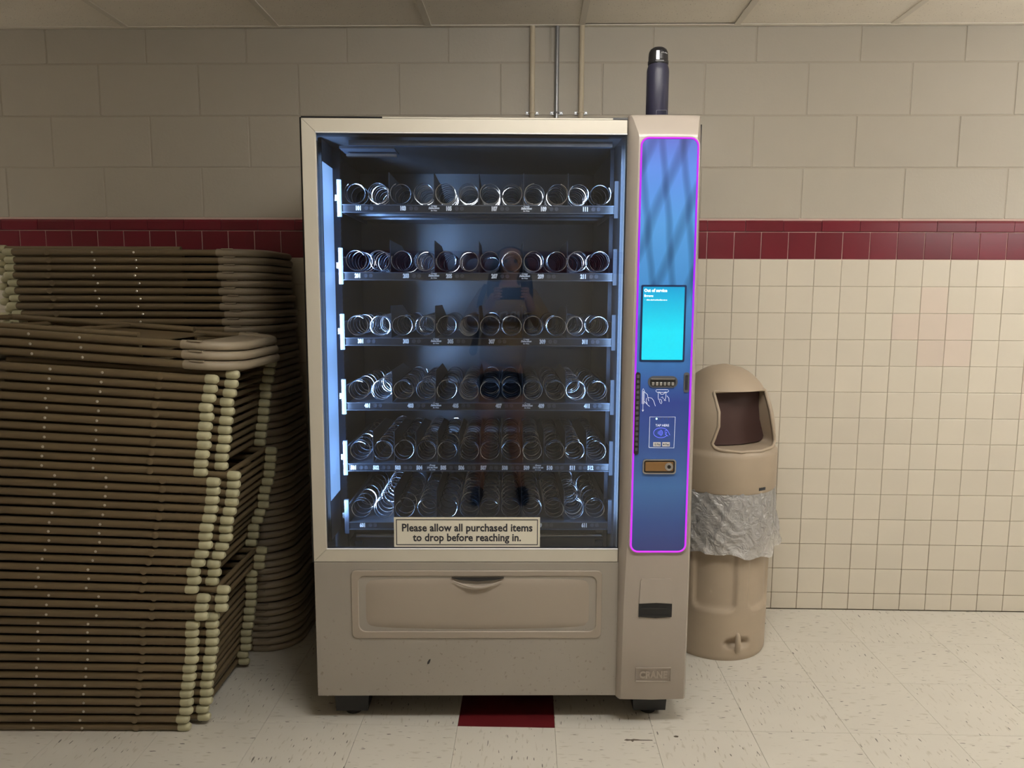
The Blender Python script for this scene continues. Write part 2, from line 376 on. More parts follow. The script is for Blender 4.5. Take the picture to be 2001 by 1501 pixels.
# ------------------------------------------------------------------ the room: floor
FT = .3048
fl = struct(MB().box(-5.2, 5.2, -4.15, .1, -.06, -.004).build('floor', 'floor_seam'))
ft_me = MB().bevbox(-FT/2+.0004, FT/2-.0004, -FT/2+.0004, FT/2-.0004, -.004, 0, .0006).mesh('floor_tile', 'floor_tile')
ft_red = ft_me.copy(); ft_red.materials.clear(); ft_red.materials.append(MATS['floor_red'])
FX, FY = -.827, -.917
far = MB()
for i in range(-14, 20):
    for j in range(-11, 4):
        x = FX+(i+.5)*FT; y = FY+(j+.5)*FT
        if y > .02: continue
        near = -2.3 < x < 2.6 and -1.75 < y < .1
        if near:
            red = (i == 2 and j == 0)
            o = link('floor_tile', ft_red if red else ft_me, fl, (x, min(y, y), 0), (0, 0, PI/2 if (i+j) % 2 else 0))
        elif abs(x) < 5: far.box(x-FT/2+.0004, x+FT/2-.0004, y-FT/2+.0004, y+FT/2-.0004, -.004, 0)
o = far.build('floor_tile', 'floor_tile', fl); o['kind'] = 'stuff'
for pts in ([(.322, -1.004), (.330, -.999), (.343, -1.001), (.352, -.998), (.372, -1.001), (.408, -1.001), (.409, -1.004), (.375, -1.005), (.352, -1.006), (.347, -1.013), (.342, -1.006), (.330, -1.008)],
            [(.476, -.980), (.484, -.976), (.492, -.979), (.489, -.985), (.480, -.985)]):
    sm = MB(); sm.prism(pts, -.0006, 0); sm.v = [(x-.026, z+.029, -y) for x, y, z in sm.v]; sm.build('floor_scuff', 'scuff_dark', fl)
# ------------------------------------------------------------------ back wall
T = .1095
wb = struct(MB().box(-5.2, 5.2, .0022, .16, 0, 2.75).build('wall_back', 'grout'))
TX = 1.049; Z0 = 1.490; RS = T*.9955
tile_me = MB().bevbox(-T/2+.0011, T/2-.0011, 0, .012, -RS/2+.0011, RS/2-.0011, .0016).mesh('wall_tile', 'white_tile')
tile_pk = tile_me.copy(); tile_pk.materials.clear(); tile_pk.materials.append(MATS['pink_tile'])
red_me = tile_me.copy(); red_me.materials.clear(); red_me.materials.append(MATS['red_tile'])
base_h = Z0-13*RS
base_me = MB().bevbox(-T/2+.0011, T/2-.0011, -.001, .012, .002, base_h-.0011, .0016).mesh('base_tile', 'white_tile')
rest = MB()
for i in range(-34, 36):
    x = TX+(i+.5)*T
    if abs(x) > 4.9: continue
    vis = (.42 < x < 2.18) or (-1.25 < x < -.62)
    for j in range(13):
        z = Z0-(j+.5)*RS
        if vis:
            pk = (i, j) in ((5,1),(5,2),(6,2),(5,3),(6,3),(4,2),(9,2),(9,3),(9,4),(9,5))
            link('wall_tile', tile_pk if pk else tile_me, wb, (x, -.001*random.random(), z))
        else: rest.box(x-T/2+.0011, x+T/2-.0011, 0, .012, z-RS/2+.0011, z+RS/2-.0011)
    if vis: link('base_tile', base_me, wb, (x, 0, 0))
    else: rest.box(x-T/2+.0011, x+T/2-.0011, 0, .012, .002, base_h-.001)
    if -2.5 < x < 2.5: link('red_tile', red_me, wb, (x, -.001*random.random(), Z0+.5*T))
    else: rest.box(x-T/2+.001, x+T/2-.001, 0, .012, Z0+.001, Z0+T-.001)
o = rest.build('wall_tile', 'white_tile', wb); o['kind'] = 'stuff'
MB().box(-5, 5, .0014, .008, Z0-.003, Z0+.165).build('red_grout', 'red_grout', wb)
# bullnose cap row
CZ = Z0+T; CW = .1535
cap_prof = [(0, .001), (-.004, .003), (-.005, .036), (-.002, .043), (.004, .047), (.012, .049), (.012, .001)]
mb = MB(); n = len(cap_prof)
mb.v = [(-CW/2+.001, y, z) for y, z in cap_prof]+[(CW/2-.001, y, z) for y, z in cap_prof]
mb.f = [tuple(range(n)), tuple(range(2*n-1, n-1, -1))]+[(i, n+i, n+(i+1) % n, (i+1) % n) for i in range(n)]
cap_me = mb.mesh('cap_tile', 'red_tile')
for i in range(-21, 10): link('cap_tile', cap_me, wb, (.7187+(i+.5)*CW, -.0015*random.random(), CZ))
# painted concrete blocks
BW, BH = .4066, .2030
zb = 1.6505
for r in range(4):
    z0 = zb+r*BH+(.0 if r else 0); z1 = min(zb+(r+1)*BH, 2.42)
    z0m = z0
    off = .2813 if r % 2 == 0 else .0775
    off = {0: .2780, 1: .0740, 2: .2813, 3: .0735}[r]
    bm_me = MB().bevbox(-BW/2+.0022, BW/2-.0022, .0, .02, z0m+.0022-z0, z1-z0-.0022, .0028).mesh('concrete_block', 'block_paint')
    for i in range(-7, 7): link('concrete_block', bm_me, wb, (off+(i+.5)*BW, -.0012*random.random(), z0))
MB().box(-5, 5, .0015, .012, zb-.004, 2.6).build('mortar', 'wall_mortar', wb)
# the wall opposite, and the two ends
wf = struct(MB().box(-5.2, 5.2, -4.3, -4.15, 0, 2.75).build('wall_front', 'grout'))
rest = MB(); rr = MB()
for i in range(-30, 30):
    x = (i+.5)*T
    for j in range(13): rest.box(x-T/2+.0012, x+T/2-.0012, -4.15, -4.142, Z0-(j+1)*RS+.0012, Z0-j*RS-.0012)
    rest.box(x-T/2+.0012, x+T/2-.0012, -4.15, -4.142, .002, base_h-.0012)
    rr.box(x-T/2+.0012, x+T/2-.0012, -4.15, -4.142, Z0+.0012, Z0+T-.001); rr.box(x-T/2+.0012, x+T/2-.0012, -4.15, -4.141, Z0+T+.001, Z0+T+.049)
o = rest.build('wall_tile', 'white_tile', wf); o['kind'] = 'stuff'
o = rr.build('red_tile', 'red_tile', wf); o['kind'] = 'stuff'
blk = MB()
for r in range(4):
    for i in range(-9, 9):
        x = i*BW+(BW/2 if r % 2 else 0); blk.box(x+.002, x+BW-.002, -4.15, -4.144, zb+r*BH+.002, min(zb+(r+1)*BH, 2.5)-.002)
o = blk.build('concrete_block', 'block_paint', wf); o['kind'] = 'stuff'
struct(MB().box(-5.35, -5.2, -4.3, .16, 0, 2.75).build('wall_left', 'block_paint'))
struct(MB().box(5.2, 5.35, -4.3, .16, 0, 2.75).build('wall_right', 'block_paint'))
# ------------------------------------------------------------------ ceiling: lay-in panels on T-bars
ce = struct(MB().box(-5.2, 5.2, -4.2, .1, 2.55, 2.6).build('ceiling', 'ceiling_panel'))
CXO = .197; CP = .6055
pan = MB().box(-CP/2+.004, CP/2-.004, -.6, .6, 0, .014).mesh('ceiling_panel', 'ceiling_panel')
for i in range(-9, 9):
    x = CXO+(i+.5)*CP
    for j in range(4):
        y = -.012-.605-j*1.2175
        lift = .006 if (i, j) == (0, 0) else 0
        link('ceiling_panel', pan, ce, (x, y, CEIL+.003+lift), (math.radians(-.25) if lift else 0, 0, 0))
for i in range(-9, 10):
    x = CXO+i*CP; MB().box(x-.012, x+.012, -4.15, -.02, CEIL-.0005, CEIL+.003).build('tee_bar', 'tbar', ce)
for j in range(1, 4):
    y = -.012-j*1.2175+.004; MB().box(-5.2, 5.2, y-.012, y+.012, CEIL-.001, CEIL+.0025).build('tee_bar', 'tbar', ce)
struct(MB().box(-5.2, 5.2, -.024, .0, CEIL-.001, CEIL+.002).box(-5.2, 5.2, -.0025, 0, CEIL-.001, CEIL+.022).build('trim_1', 'tbar'))
for k, (x, y, dp, p) in enumerate(FIXTURES):
    t = empty('ceiling_light', (x, y, CEIL))
    tag(t, ('suspended fluorescent light to the right of the vending machine', 'suspended fluorescent light on the left, beyond the folding chairs', 'fluorescent light close under the ceiling in front of the vending machine')[k], 'light', 'ceiling lights')
    for xx in (-.5, .5): MB().tube([(xx, 0, -dp-.005), (xx, 0, 0)], .003, 6).build('hanger', 'steel', t)
    for xx in (-.61, .60): MB().box(xx, xx+.01, -.075, .075, -dp-.085, -dp).build('end_cap', 'tbar', t)
    lp = MB().prism([(-.07, -dp-.005), (-.07, -dp-.055), (-.05, -dp-.075), (.05, -dp-.075), (.07, -dp-.055), (.07, -dp-.005)], -.60, .60).build('lamp_lens', 'lamp_%d' % k, t)
    lp.rotation_euler = (0, 0, PI/2)
# ------------------------------------------------------------------ conduits on the wall
strap_me = MB().bevbox(-.026, .026, -.003, 0, -.006, .006, .001).mesh('strap', 'conduit_steel')
screw_me = MB().lathe([(.0035, 0), (.0035, -.003), (.002, -.0045)], 8, axis='y').mesh('screw', 'steel')
for k, (x, r, mname, lab) in enumerate(((.003, .0105, 'conduit_paint', 'cream painted conduit nearest the left, running up to the ceiling above the machine'),
                                   (.1005, .0085, 'conduit_steel', 'bare grey steel conduit running up the wall between two painted ones'),
                                   (.198, .0105, 'conduit_paint', 'cream painted conduit on the right, beside the bottle, running up to the ceiling'))):
    t = empty('conduit', (x, -.002, 1.4)); tag(t, lab, 'pipe', 'conduits on the block wall')
    MB().tube([(0, -r-.001, 0), (0, -r-.001, CEIL-1.4)], r, 12).build('pipe', mname, t, 40)
    for zz in (.665, ):
        st = link('strap', strap_me, t, (0, -.001, zz)); link('screw', screw_me, st, (-.02, -.003, 0)); link('screw', screw_me, st, (.02, -.003, 0))
        MB().tube([(-r-.002, -.002, zz), (-r-.001, -r*1.4, zz), (0, -2*r-.003, zz), (r+.001, -r*1.4, zz), (r+.002, -.002, zz)], .0035, 6).build('strap_bow', mname, t, 60)

# ------------------------------------------------------------------ folding chairs
CL, CWD = .915, .42
def u_path(x0, y0, x1, y1, rad, z, n=8):
    p = [(x0, y0, z)]
    for i in range(n+1):
        a = -PI/2+PI/2*i/n; p.append((x1-rad+rad*math.cos(a), y0+rad+rad*math.sin(a), z))
    for i in range(n+1):
        a = PI/2*i/n; p.append((x1-rad+rad*math.cos(a), y1-rad+rad*math.sin(a), z))
    p.append((x0, y1, z)); return p
def chair_meshes():
    M_ = {}
    zc = .0125
    f = MB().tube(u_path(.02, 0, CL-.002, CWD, .115, zc), .0112, 10)
    f.tube([(.115, 0, zc), (.115, CWD, zc)], .0075, 8)
    # flattened dimple where the brace is pinned
    for y in (-.0112, CWD+.0112): f.lathe([(.011, y-.0006), (.008, y+.0006 if y > 0 else y-.0012)], 10, (.155, zc), axis='y')
    M_['front_frame'] = f.mesh('front_frame', 'chair_metal', 50)
    zr = .026
    r = MB()
    for y in (.034, CWD-.034): r.tube([(-.028, y, zr), (.62, y, zr)], .0102, 10)
    r.tube([(-.012, .034, zr), (-.012, CWD-.034, zr)], .0085, 8); r.tube([(.40, .034, zr), (.40, CWD-.034, zr)], .006, 6)
    M_['rear_frame'] = r.mesh('rear_frame', 'chair_metal', 50)
    M_['cap'] = MB().lathe([(.0125, .0), (.0138, .002), (.0138, .024), (.0125, .031), (.008, .036)], 12, axis='x').mesh('foot_cap', 'chair_cap', 45)
    M_['rivet'] = MB().lathe([(.0042, 0), (.0042, -.0012), (.0025, -.0024)], 8, axis='y').mesh('rivet', 'rivet')
    s = MB()
    n, k = 6, 5
    for iz in (0, 1):
        for i in range(n+1):
            for j in range(k+1):
                x = .27+.40*i/n; y = .052+(CWD-.104)*j/k
                s.v.append((x, y, .016-.006*math.sin(PI*j/k)*math.sin(PI*i/n)-.004*iz))
    q = (n+1)*(k+1)
    for i in range(n):
        for j in range(k):
            a = i*(k+1)+j; s.f.append((a, a+k+1, a+k+2, a+1)); s.f.append((q+a, q+a+1, q+a+k+2, q+a+k+1))
    edge = [i*(k+1) for i in range(n+1)]+[n*(k+1)+j for j in range(1, k+1)]+[i*(k+1)+k for i in range(n-1, -1, -1)]+[j for j in range(k-1, 0, -1)]
    for i in range(len(edge)):
        a, b = edge[i], edge[(i+1) % len(edge)]; s.f.append((a, b, q+b, q+a))
    M_['seat'] = s.mesh('seat', 'chair_metal', 50)
    b = MB().tube(u_path(CL-.15, 0, CL, CWD, .118, zc), .0136, 10)
    nb = 8
    for iz in (0, 1):
        for i in range(2):
            for j in range(nb+1):
                y = .01+(CWD-.02)*j/nb
                b.v.append(((CL-.14 if i == 0 else CL-.015-.06*abs(j/nb-.5)**3*8), y, .0125+.0045-.009*iz))
    n0 = len(b.v)-4*(nb+1); k1 = nb+1
    for j in range(nb):
        b.f.append((n0+j, n0+j+1, n0+k1+j+1, n0+k1+j)); b.f.append((n0+2*k1+j, n0+3*k1+j, n0+3*k1+j+1, n0+2*k1+j+1))
        b.f.append((n0+j, n0+2*k1+j, n0+2*k1+j+1, n0+j+1)); b.f.append((n0+k1+j, n0+k1+j+1, n0+3*k1+j+1, n0+3*k1+j))
    M_['backrest'] = b.mesh('backrest', 'chair_plastic', 50)
    M_['tab'] = MB().box(CL-.13, CL-.09, -.0125, -.004, .0235, .0275).mesh('stacking_tab', 'chair_plastic')
    return M_
CM = chair_meshes()
def make_chair(loc, rz, tilt):
    t = empty('folding_chair', loc); t.rotation_euler = (0, tilt, rz)
    link('front_frame', CM['front_frame'], t); link('rear_frame', CM['rear_frame'], t); link('seat', CM['seat'], t)
    bk = link('backrest', CM['backrest'], t); link('stacking_tab', CM['tab'], bk); link('stacking_tab', CM['tab'], bk, (0, CWD+.0165, 0))
    for y in (0, CWD): link('foot_cap', CM['cap'], t, (.026, y, .0125), (0, 0, PI))
    for y in (.034, CWD-.034): link('foot_cap', CM['cap'], t, (-.022, y, .026), (0, 0, PI))
    for x in (.32, .47):
        link('rivet', CM['rivet'], t, (x, -.0108, .0125)); link('rivet', CM['rivet'], t, (x, CWD+.0108, .0125), (0, 0, PI))
    return t
ONES = ['', 'first', 'second', 'third', 'fourth', 'fifth', 'sixth', 'seventh', 'eighth', 'ninth', 'tenth', 'eleventh', 'twelfth', 'thirteenth', 'fourteenth', 'fifteenth', 'sixteenth', 'seventeenth', 'eighteenth', 'nineteenth']
TENS = ['', '', 'twent', 'thirt', 'fort', 'fift']
CARD = ['', '', 'twenty', 'thirty', 'forty', 'fifty']
def ordinal(n):
    if n < 20: return ONES[n]
    return TENS[n//10]+'ieth' if n % 10 == 0 else CARD[n//10]+'-'+ONES[n % 10]
FX_CAPS = [-.933,-.940,-.945,-.954,-.955,-.959,-.962,-.965,-.971,-.977,-.981,-.941,-.945,-.949,-.952,-.958,-.967,-.975,-.976,-.990,-1.000,-1.014,-1.016,-1.025,-.988,-.997,-.998,-1.025,-1.031,-1.030,-1.032,-1.033,-1.039,-1.042,-1.047,-1.054,-1.056,-1.057,-1.070,-1.068][::-1]
NF = len(FX_CAPS); PITCH = .0278
zt = 0
for i, xc in enumerate(FX_CAPS):
    # feet towards the machine, backs to the left; the pile grows thicker towards the backs
    tilt = math.radians(3.7)*i/NF
    z = i*PITCH
    a = math.radians(1.6+random.uniform(-.25, .25))
    ch = make_chair((xc+.006, -.548+random.uniform(-.003, .003), z), PI+a, -tilt)
    tag(ch, 'folded brown metal chair, '+ordinal(i+1)+' from the floor in the front stack', 'chair', 'folding chairs in the front stack')
# three on top, turned the other way round
for k in range(3):
    zf = 1.245+k*.0285; tilt = math.radians(3.6)
    ch = make_chair((-1.760-.004*k, -.966, zf-.068), math.radians(-1.2+.3*k), tilt)
    tag(ch, 'folded chair with its pale backrest to the right, '+('lowest', 'middle', 'topmost')[k]+' of three on the front stack', 'chair', 'turned chairs on the front stack')
NR = 55
for i in range(NR):
    t = i/(NR-1)
    x = -1.793-.085*t+random.uniform(-.006, .006)
    ch = make_chair((x, -.452+random.uniform(-.004, .004)+.012*t, i*.0273), math.radians(random.uniform(-.3, .3)), 0)
    tag(ch, 'folded brown metal chair, '+ordinal(i+1)+' from the floor in the rear stack', 'chair', 'folding chairs in the rear stack')

# ------------------------------------------------------------------ vending machine (local axes: x along its front, y into it, z up)
vm = empty('vending_machine', (-.660, -.917, 0), math.radians(2.0))
tag(vm, 'tall glass-front snack vending machine with empty spiral trays and a blue lit payment column', 'vending machine')
UW = 1.158; HT = 1.838; VB = .835
cab = MB()
cab.box(.0, .02, .03, VB, .10, HT).box(UW-.02, UW, .03, VB, .10, HT).box(0, UW, .03, VB, HT-.03, HT).box(0, UW, VB-.02, VB, .10, HT).box(0, UW, .03, VB, .10, .125)
cab.build('cabinet', 'cabinet_black', vm)
inn = MB()
inn.box(.93, .95, .06, VB-.02, .125, HT-.03).box(.02, .93, .74, .76, .125, HT-.03).box(.02, .03, .22, .74, .45, HT-.03).box(.02, .93, .06, .74, 1.803, 1.808)
inn.build('inner_liner', 'inner_black', vm)
MB().ring([(-.004, .523), (.94, .523), (.94, 1.8475), (-.004, 1.8475)], [(.026, .566), (.937, .566), (.937, 1.807), (.026, 1.807)], .013, .03).build('gasket', 'black_plastic', vm)
# door frame rails with mitred corners
iL, iR, iB, iT = .0435, .9365, .5685, 1.8045
oL, oR, oB, oT = .0035, .9365, .5290, 1.8425
def rail(name, poly, inner_edge):
    o = MB().prism(poly, 0, .014).build(name, 'door_cream', vm)
    bv = o.modifiers.new('b', 'BEVEL'); bv.width = .0016; bv.segments = 2; bv.limit_method = 'ANGLE'
    return o
rail('door_stile', [(oL, oB), (iL, iB), (iL, iT), (oL, oT)], 0)
rail('door_top_rail', [(oL, oT), (iL, iT), (iR, iT), (oR, oT)], 0)
rail('door_bottom_rail', [(oL, oB), (oR, oB), (iR, iB), (iL, iB)], 0)
MB().box(iL, iR, -.001, .006, iT-.0022, iT).box(iL, iR, -.001, .006, iB, iB+.0022).build('door_bead', 'print_white', vm)
MB().box(iL-.004, iR+.006, .010, .014, iB-.004, iT+.004).build('door_glass', 'glass', vm)
# top cover strips
MB().box(.004, .235, .0, .02, 1.8435, 1.8475).build('top_hinge_strip', 'black_plastic', vm)
MB().box(.895, .937, 0, .02, 1.8435, 1.8485).build('top_hinge_strip', 'black_plastic', vm)
MB().box(.235, .895, .002, .02, 1.8435, 1.8470).build('top_trim_strip', 'door_cream', vm)
# interior lamps
lens = MB()
n = 14
lens.box(.0405, .044, .07, .205, .70, 1.735)
lens.build('lamp_lens', 'lamp_lens', vm)
MB().box(.034, .0443, .064, .0695, .572, 1.80).build('lamp_shield', 'felt_black', vm)  # added blocker: keeps strip light off the lens's front edge
MB().box(.036, .0435, .07, .205, .572, .70).box(.036, .0435, .07, .205, 1.735, 1.80).build('lamp_housing', 'tray_metal', vm)
MB().box(.03, .066, .206, .226, .46, 1.80).build('shelf_rail', 'divider_metal', vm)
MB().box(.918, .93, .205, .225, .46, 1.80).build('shelf_rail', 'divider_metal', vm)
hol = MB()
for k in range(60): hol.box(.0658, .0668, .208, .222, .60+k*.02, .607+k*.02)
hol.build('rail_slots', 'bracket_metal', vm)
def strip_light(u, v, z, h, du, dv, e, col, spread=180):
    L = bpy.data.lights.new('led_strip', 'AREA'); L.shape = 'RECTANGLE'; L.spread = math.radians(spread); L.size = .007; L.size_y = h; L.energy = e; L.color = col
    o = bpy.data.objects.new('led_strip', L); C.objects.link(o); o.parent = vm; o.location = (u, v, z)
    d = Vector((du, dv, 0)).normalized(); zax = -d; yax = Vector((0, 0, 1)); xax = yax.cross(zax)
    o.matrix_local = Matrix(((xax.x, yax.x, zax.x, u), (xax.y, yax.y, zax.y, v), (xax.z, yax.z, zax.z, z), (0, 0, 0, 1)))
COOL = (.36, .60, 1.0)
strip_light(.033, .024, 1.20, 1.10, .62, .78, 6.5, COOL)
strip_light(.031, .030, 1.20, 1.10, .36, .93, 8.0, COOL, 50)  # second left strip, added to brighten the patch on the back liner
strip_light(.926, .024, 1.20, 1.10, -.6, .8, 2.0, COOL)
MB().box(.13, .90, .04, .06, 1.775, 1.79).box(.10, .26, .05, .16, 1.768, 1.775).build('top_light_bar', 'bracket_metal', vm)
MB().box(.11, .26, .10, .12, 1.755, 1.762).build('top_catch', 'steel', vm)
# trays
def helix_mesh(pitch, hand, depth=.52, R=.0305, ph=0.):
    turns = depth/pitch; k = int(turns*22)
    pts = []
    for i in range(k+1):
        a = 2*PI*turns*i/k*hand+ph; t_ = i/k*turns; pts.append((R*math.cos(a), depth*(max(0, t_-1)+.45*min(1, t_))/turns, R*math.sin(a)))
    return MB().tube(pts, .0013, 5).mesh('spiral', 'wire', 60)
HEL = [helix_mesh(p, h, ph=q) for p, h, q in ((.052, 1, .6), (.052, -1, 2.5), (.040, 1, 1.8), (.040, -1, .9), (.070, 1, 2.4), (.070, -1, .7), (.034, 1, 4.4), (.034, -1, 5.2))]
spU = [.126,.198,.266,.337,.404,.474,.540,.608,.676,.748,.812,.880]
PAT = [[4,6,4,6,2,6,2,3,2,3,2,5],[0,1,4,3,4,3,4,5,0,5,0,1],[0,7,4,1,4,3,4,5,4,5,0,1],[0,7,0,1,4,3,0,1,0,1,6,1],[0,3,4,3,0,3,0,1,2,1,2,3],[0,3,4,1,4,3,0,1,0,1,6,1]]
btn_me = MB().lathe([(.0062, 0), (.0062, -.0012), (.0048, -.0012), (.0046, -.0004)], 14, axis='y').mesh('price_button', 'button_grey', 40)
for r, (zl, zr_, nums, press) in enumerate(NUMS):
    t = MB()
    zt_ = zr_                                           # top edge of the front rail
    t.box(.092, .918, .11, .66, zt_-.006, zt_-.003)     # deck
    t.box(.092, .918, .112, .118, zt_-.022, zt_)        # front lip
    for vv in (.2, .32, .44): t.box(.092, .918, vv, vv+.03, zt_-.012, zt_-.006)
    t.box(.092, .918, .106, .112, zt_-.001, zt_+.001); t.box(.092, .918, .104, .112, zt_-.0235, zt_-.0215)
    tr = t.build('tray', 'tray_metal', vm)
    MB().box(.093, .917, .109, .1125, zt_-.0212, zt_-.001).build('price_strip', 'strip_black', tr)
    for (ua, ub) in ((.078, .0915), (.9185, .930)):
        MB().box(ua, ub, .105, .117, zt_-.036, zt_+.074).box(ua+.004, ub-.004, .117, .55, zt_-.02, zt_+.05).build('tray_bracket', 'bracket_metal', tr)
    MB().box(.070, .078, .112, .13, zt_+.012, zt_+.030).box(.930, .936, .112, .13, zt_+.012, zt_+.030).build('bracket_clip', 'black_plastic', tr)
    divs = [.168,.236,.305,.373,.442,.509,.577,.646,.713,.782,.849] if r == 4 else [.232,.369,.506,.643,.780]
    for du in divs:
        d = MB().prism([(.13, zt_), (.62, zt_), (.62, zt_+.05), (.40, zt_+.098), (.13, zt_+.100)], -.0007, .0007).build('divider', 'divider_metal', tr)
        d.rotation_euler = (0, 0, PI/2); d.location = (du, 0, 0)
    for k, uu in enumerate(spU):
        sp = link('spiral', HEL[PAT[r][k]], tr, (uu, .124, zt_+.0375), (0, random.uniform(-.5, .5), 0))
    for s, u in nums:
        lettering('selection_number', s, u, .1088, zl-.0064, .0175, 'print_white', tr, bold=.0011, sx=.70)
        for q in (1, 2): link('price_button', btn_me, tr, (u+.018+.0155*q, .109, zl-.0005))
    for u in press:
        for s, dz, k in (('Press', .0045, 1), ('Selection', -.0022, 1.05), ('for Price', -.0085, .62)):
            vs, fs = text_mesh(s, .0085, bold=.0004, shear=.3, align='CENTER')
            mb = MB(); mb.v = [(u+p[0]*k, .1086+p[1], zl+dz+p[2]*k) for p in vs]; mb.f = fs; mb.build('press_selection_sticker', 'print_white', tr)
# delivery bin below the trays
MB().tube([(.105, .15, .5625), (.905, .15, .5625)], .006, 10).build('delivery_bar', 'steel', vm, 50)
MB().box(.03, .93, .06, .70, .45, .46).box(.10, .91, .16, .17, .46, .555).box(.10, .125, .145, .16, .535, .545).box(.885, .905, .145, .16, .535, .545).build('delivery_bin', 'divider_metal', vm)
# paper notice stuck on the glass
pn = MB().box(.249, .6965, .0088, .0098, .5735, .6675).build('paper_notice', 'paper', vm); pn['label'] = 'white paper notice in a black frame line, stuck low on the glass'
MB().ring([(.2555, .5795), (.690, .5795), (.690, .661), (.2555, .661)], [(.258, .582), (.6875, .582), (.6875, .6585), (.258, .6585)], .0082, .0089).build('notice_border', 'print_black', pn)
lettering('notice_lettering', 'Please allow all purchased items', .473, .0086, .6235, .0335, 'print_black', pn, width=.400, bold=.0008, align='CENTER')
lettering('notice_lettering', 'to drop before reaching in.', .473, .0086, .5925, .0335, 'print_black', pn, width=.332, bold=.0008, align='CENTER')
# lower door panel with the delivery flap
MB().bevbox(.004, .9445, .0, .03, .0925, .5275, .0015).build('lower_panel', 'panel_grey', vm)
oz = rrect(.116, .889, .2835, .502, .016); 
bz = MB().ring(oz, rrect(.1385, .8715, .306, .4845, .022), -.004, .002).build('flap_bezel', 'flap_beige', vm, 30)
bv = bz.modifiers.new('b', 'BEVEL'); bv.width = .0025; bv.segments = 2; bv.limit_method = 'ANGLE'
fl_ = MB(); nu, nz_ = 40, 14
def flap_pt(i, j):
    a = i/nu; b = j/nz_
    u = .1425+(.868-.1425)*a
    top = .4795+.004*math.sin(PI*a); bot = .3135-.0085*math.sin(PI*a)
    z = bot+(top-bot)*b
    bulge = (1-abs(2*a-1)**10)*(1-abs(2*b-1)**8)
    v = .004-.010*bulge
    # finger scoop
    su = (u-.5055)/.075; sz = (z-.478)/.030
    if abs(su) < 1: v += .012*max(0, 1-su*su)*max(0, 1-sz*sz) if z > .455 else 0
    return (u, v, z)
for i in range(nu+1):
    for j in range(nz_+1): fl_.v.append(flap_pt(i, j))
for i in range(nu):
    for j in range(nz_):
        a = i*(nz_+1)+j; fl_.f.append((a, a+nz_+1, a+nz_+2, a+1))
flap = fl_.build('delivery_flap', 'flap_beige', vm, 60)
MB().prism([(.425, .4795), (.586, .4795), (.560, .473), (.5055, .469), (.451, .473)], -.0062, -.001).build('handle_recess', 'dark_plastic', flap)
lip = []
for i in range(17):
    a = i/16; lip.append((.430+.151*a, -.010-.006*math.sin(PI*a), .472-.019*math.sin(PI*a)))
MB().tube(lip, [.001+.0035*math.sin(PI*i/16) for i in range(17)], 8).build('pull_handle', 'flap_beige', flap, 60)
MB().ring(rrect(.1385, .8715, .306, .4845, .022), rrect(.142, .868, .3095, .481, .02), .001, .003).build('flap_gap', 'black_plastic', vm)
# scuff mark
MB().prism([(.3475, .196), (.3535, .199), (.357, .207), (.3585, .215), (.353, .212), (.348, .204)], -.0003, .001).build('scuff', 'dark_plastic', vm)

# payment column
u0, u1 = .9385, 1.1565
secs = [  # z, left chamfer, right chamfer, front y, shoulder y, left inset, right inset
    (.094, .010, .010, -.024, -.006, 0, 0), (.100, .012, .010, -.028, -.006, 0, 0), (.40, .014, .010, -.032, -.006, 0, 0), (.555, .018, .012, -.036, -.006, 0, 0),
    (.70, .021, .016, -.039, -.004, 0, 0), (1.20, .022, .017, -.041, .0, -.001, .001), (1.70, .023, .019, -.042, .004, .001, .006), (1.788, .024, .020, -.042, .006, .001, .008),
    (1.800, .022, .018, -.038, .006, .001, .008), (1.840, .012, .010, -.018, .006, .0, .009), (1.851, .008, .007, -.012, .006, 0, .009), (1.856, .010, .010, -.004, .010, .002, .011), (1.856, .02, .02, .03, .03, .002, .011)]
col = MB(); ks = 0
for (z, cl, cr, fy, sy_, li, ri) in secs:
    a, b = u0+li, u1-ri; bul = .004
    ring = [(a, .06), (a, sy_), (a+cl*.35, sy_*.4+fy*.6), (a+cl, fy), ((a+b)/2, fy-bul*(.0 if .56 < z < 1.80 else 1)), (b-cr, fy), (b-cr*.35, sy_*.4+fy*.6), (b, sy_), (b, .06)]
    ks = len(ring); col.v += [(x, y, z) for x, y in ring]
for i in range(len(secs)-1):
    for j in range(ks-1):
        a = i*ks+j; col.f.append((a, a+1, a+ks+1, a+ks))
    col.f.append((i*ks+ks-1, i*ks, (i+1)*ks, (i+1)*ks+ks-1))
col.f.append(tuple(range(ks))); col.f.append(tuple((len(secs)-1)*ks+j for j in reversed(range(ks))))
col.build('payment_column', 'column_beige', vm, 38)
PF = -.0435
def panel_outline(d, r=.024):
    a0, a1 = .9655+d, 1.1345-d
    pts = rrect(a0, a1, .5755+d, 1.787-d, r-d)
    return [(u+(.0025*(z-.57)/1.2 if u < 1.05 else -.0015*(z-.57)/1.2), z) for u, z in pts]
gp = MB().prism(panel_outline(.004), PF, PF+.006).build('graphic_panel', 'blue_graphic', vm)
MB().tube([(u, PF-.0005, z) for u, z in panel_outline(.0022)], .0026, 8, closed=True).build('violet_light_rope', 'violet_led', vm, 60)
MB().ring(panel_outline(-.004), panel_outline(.001), PF+.0008, PF+.005).build('panel_rim', 'column_beige', vm)
P = PF
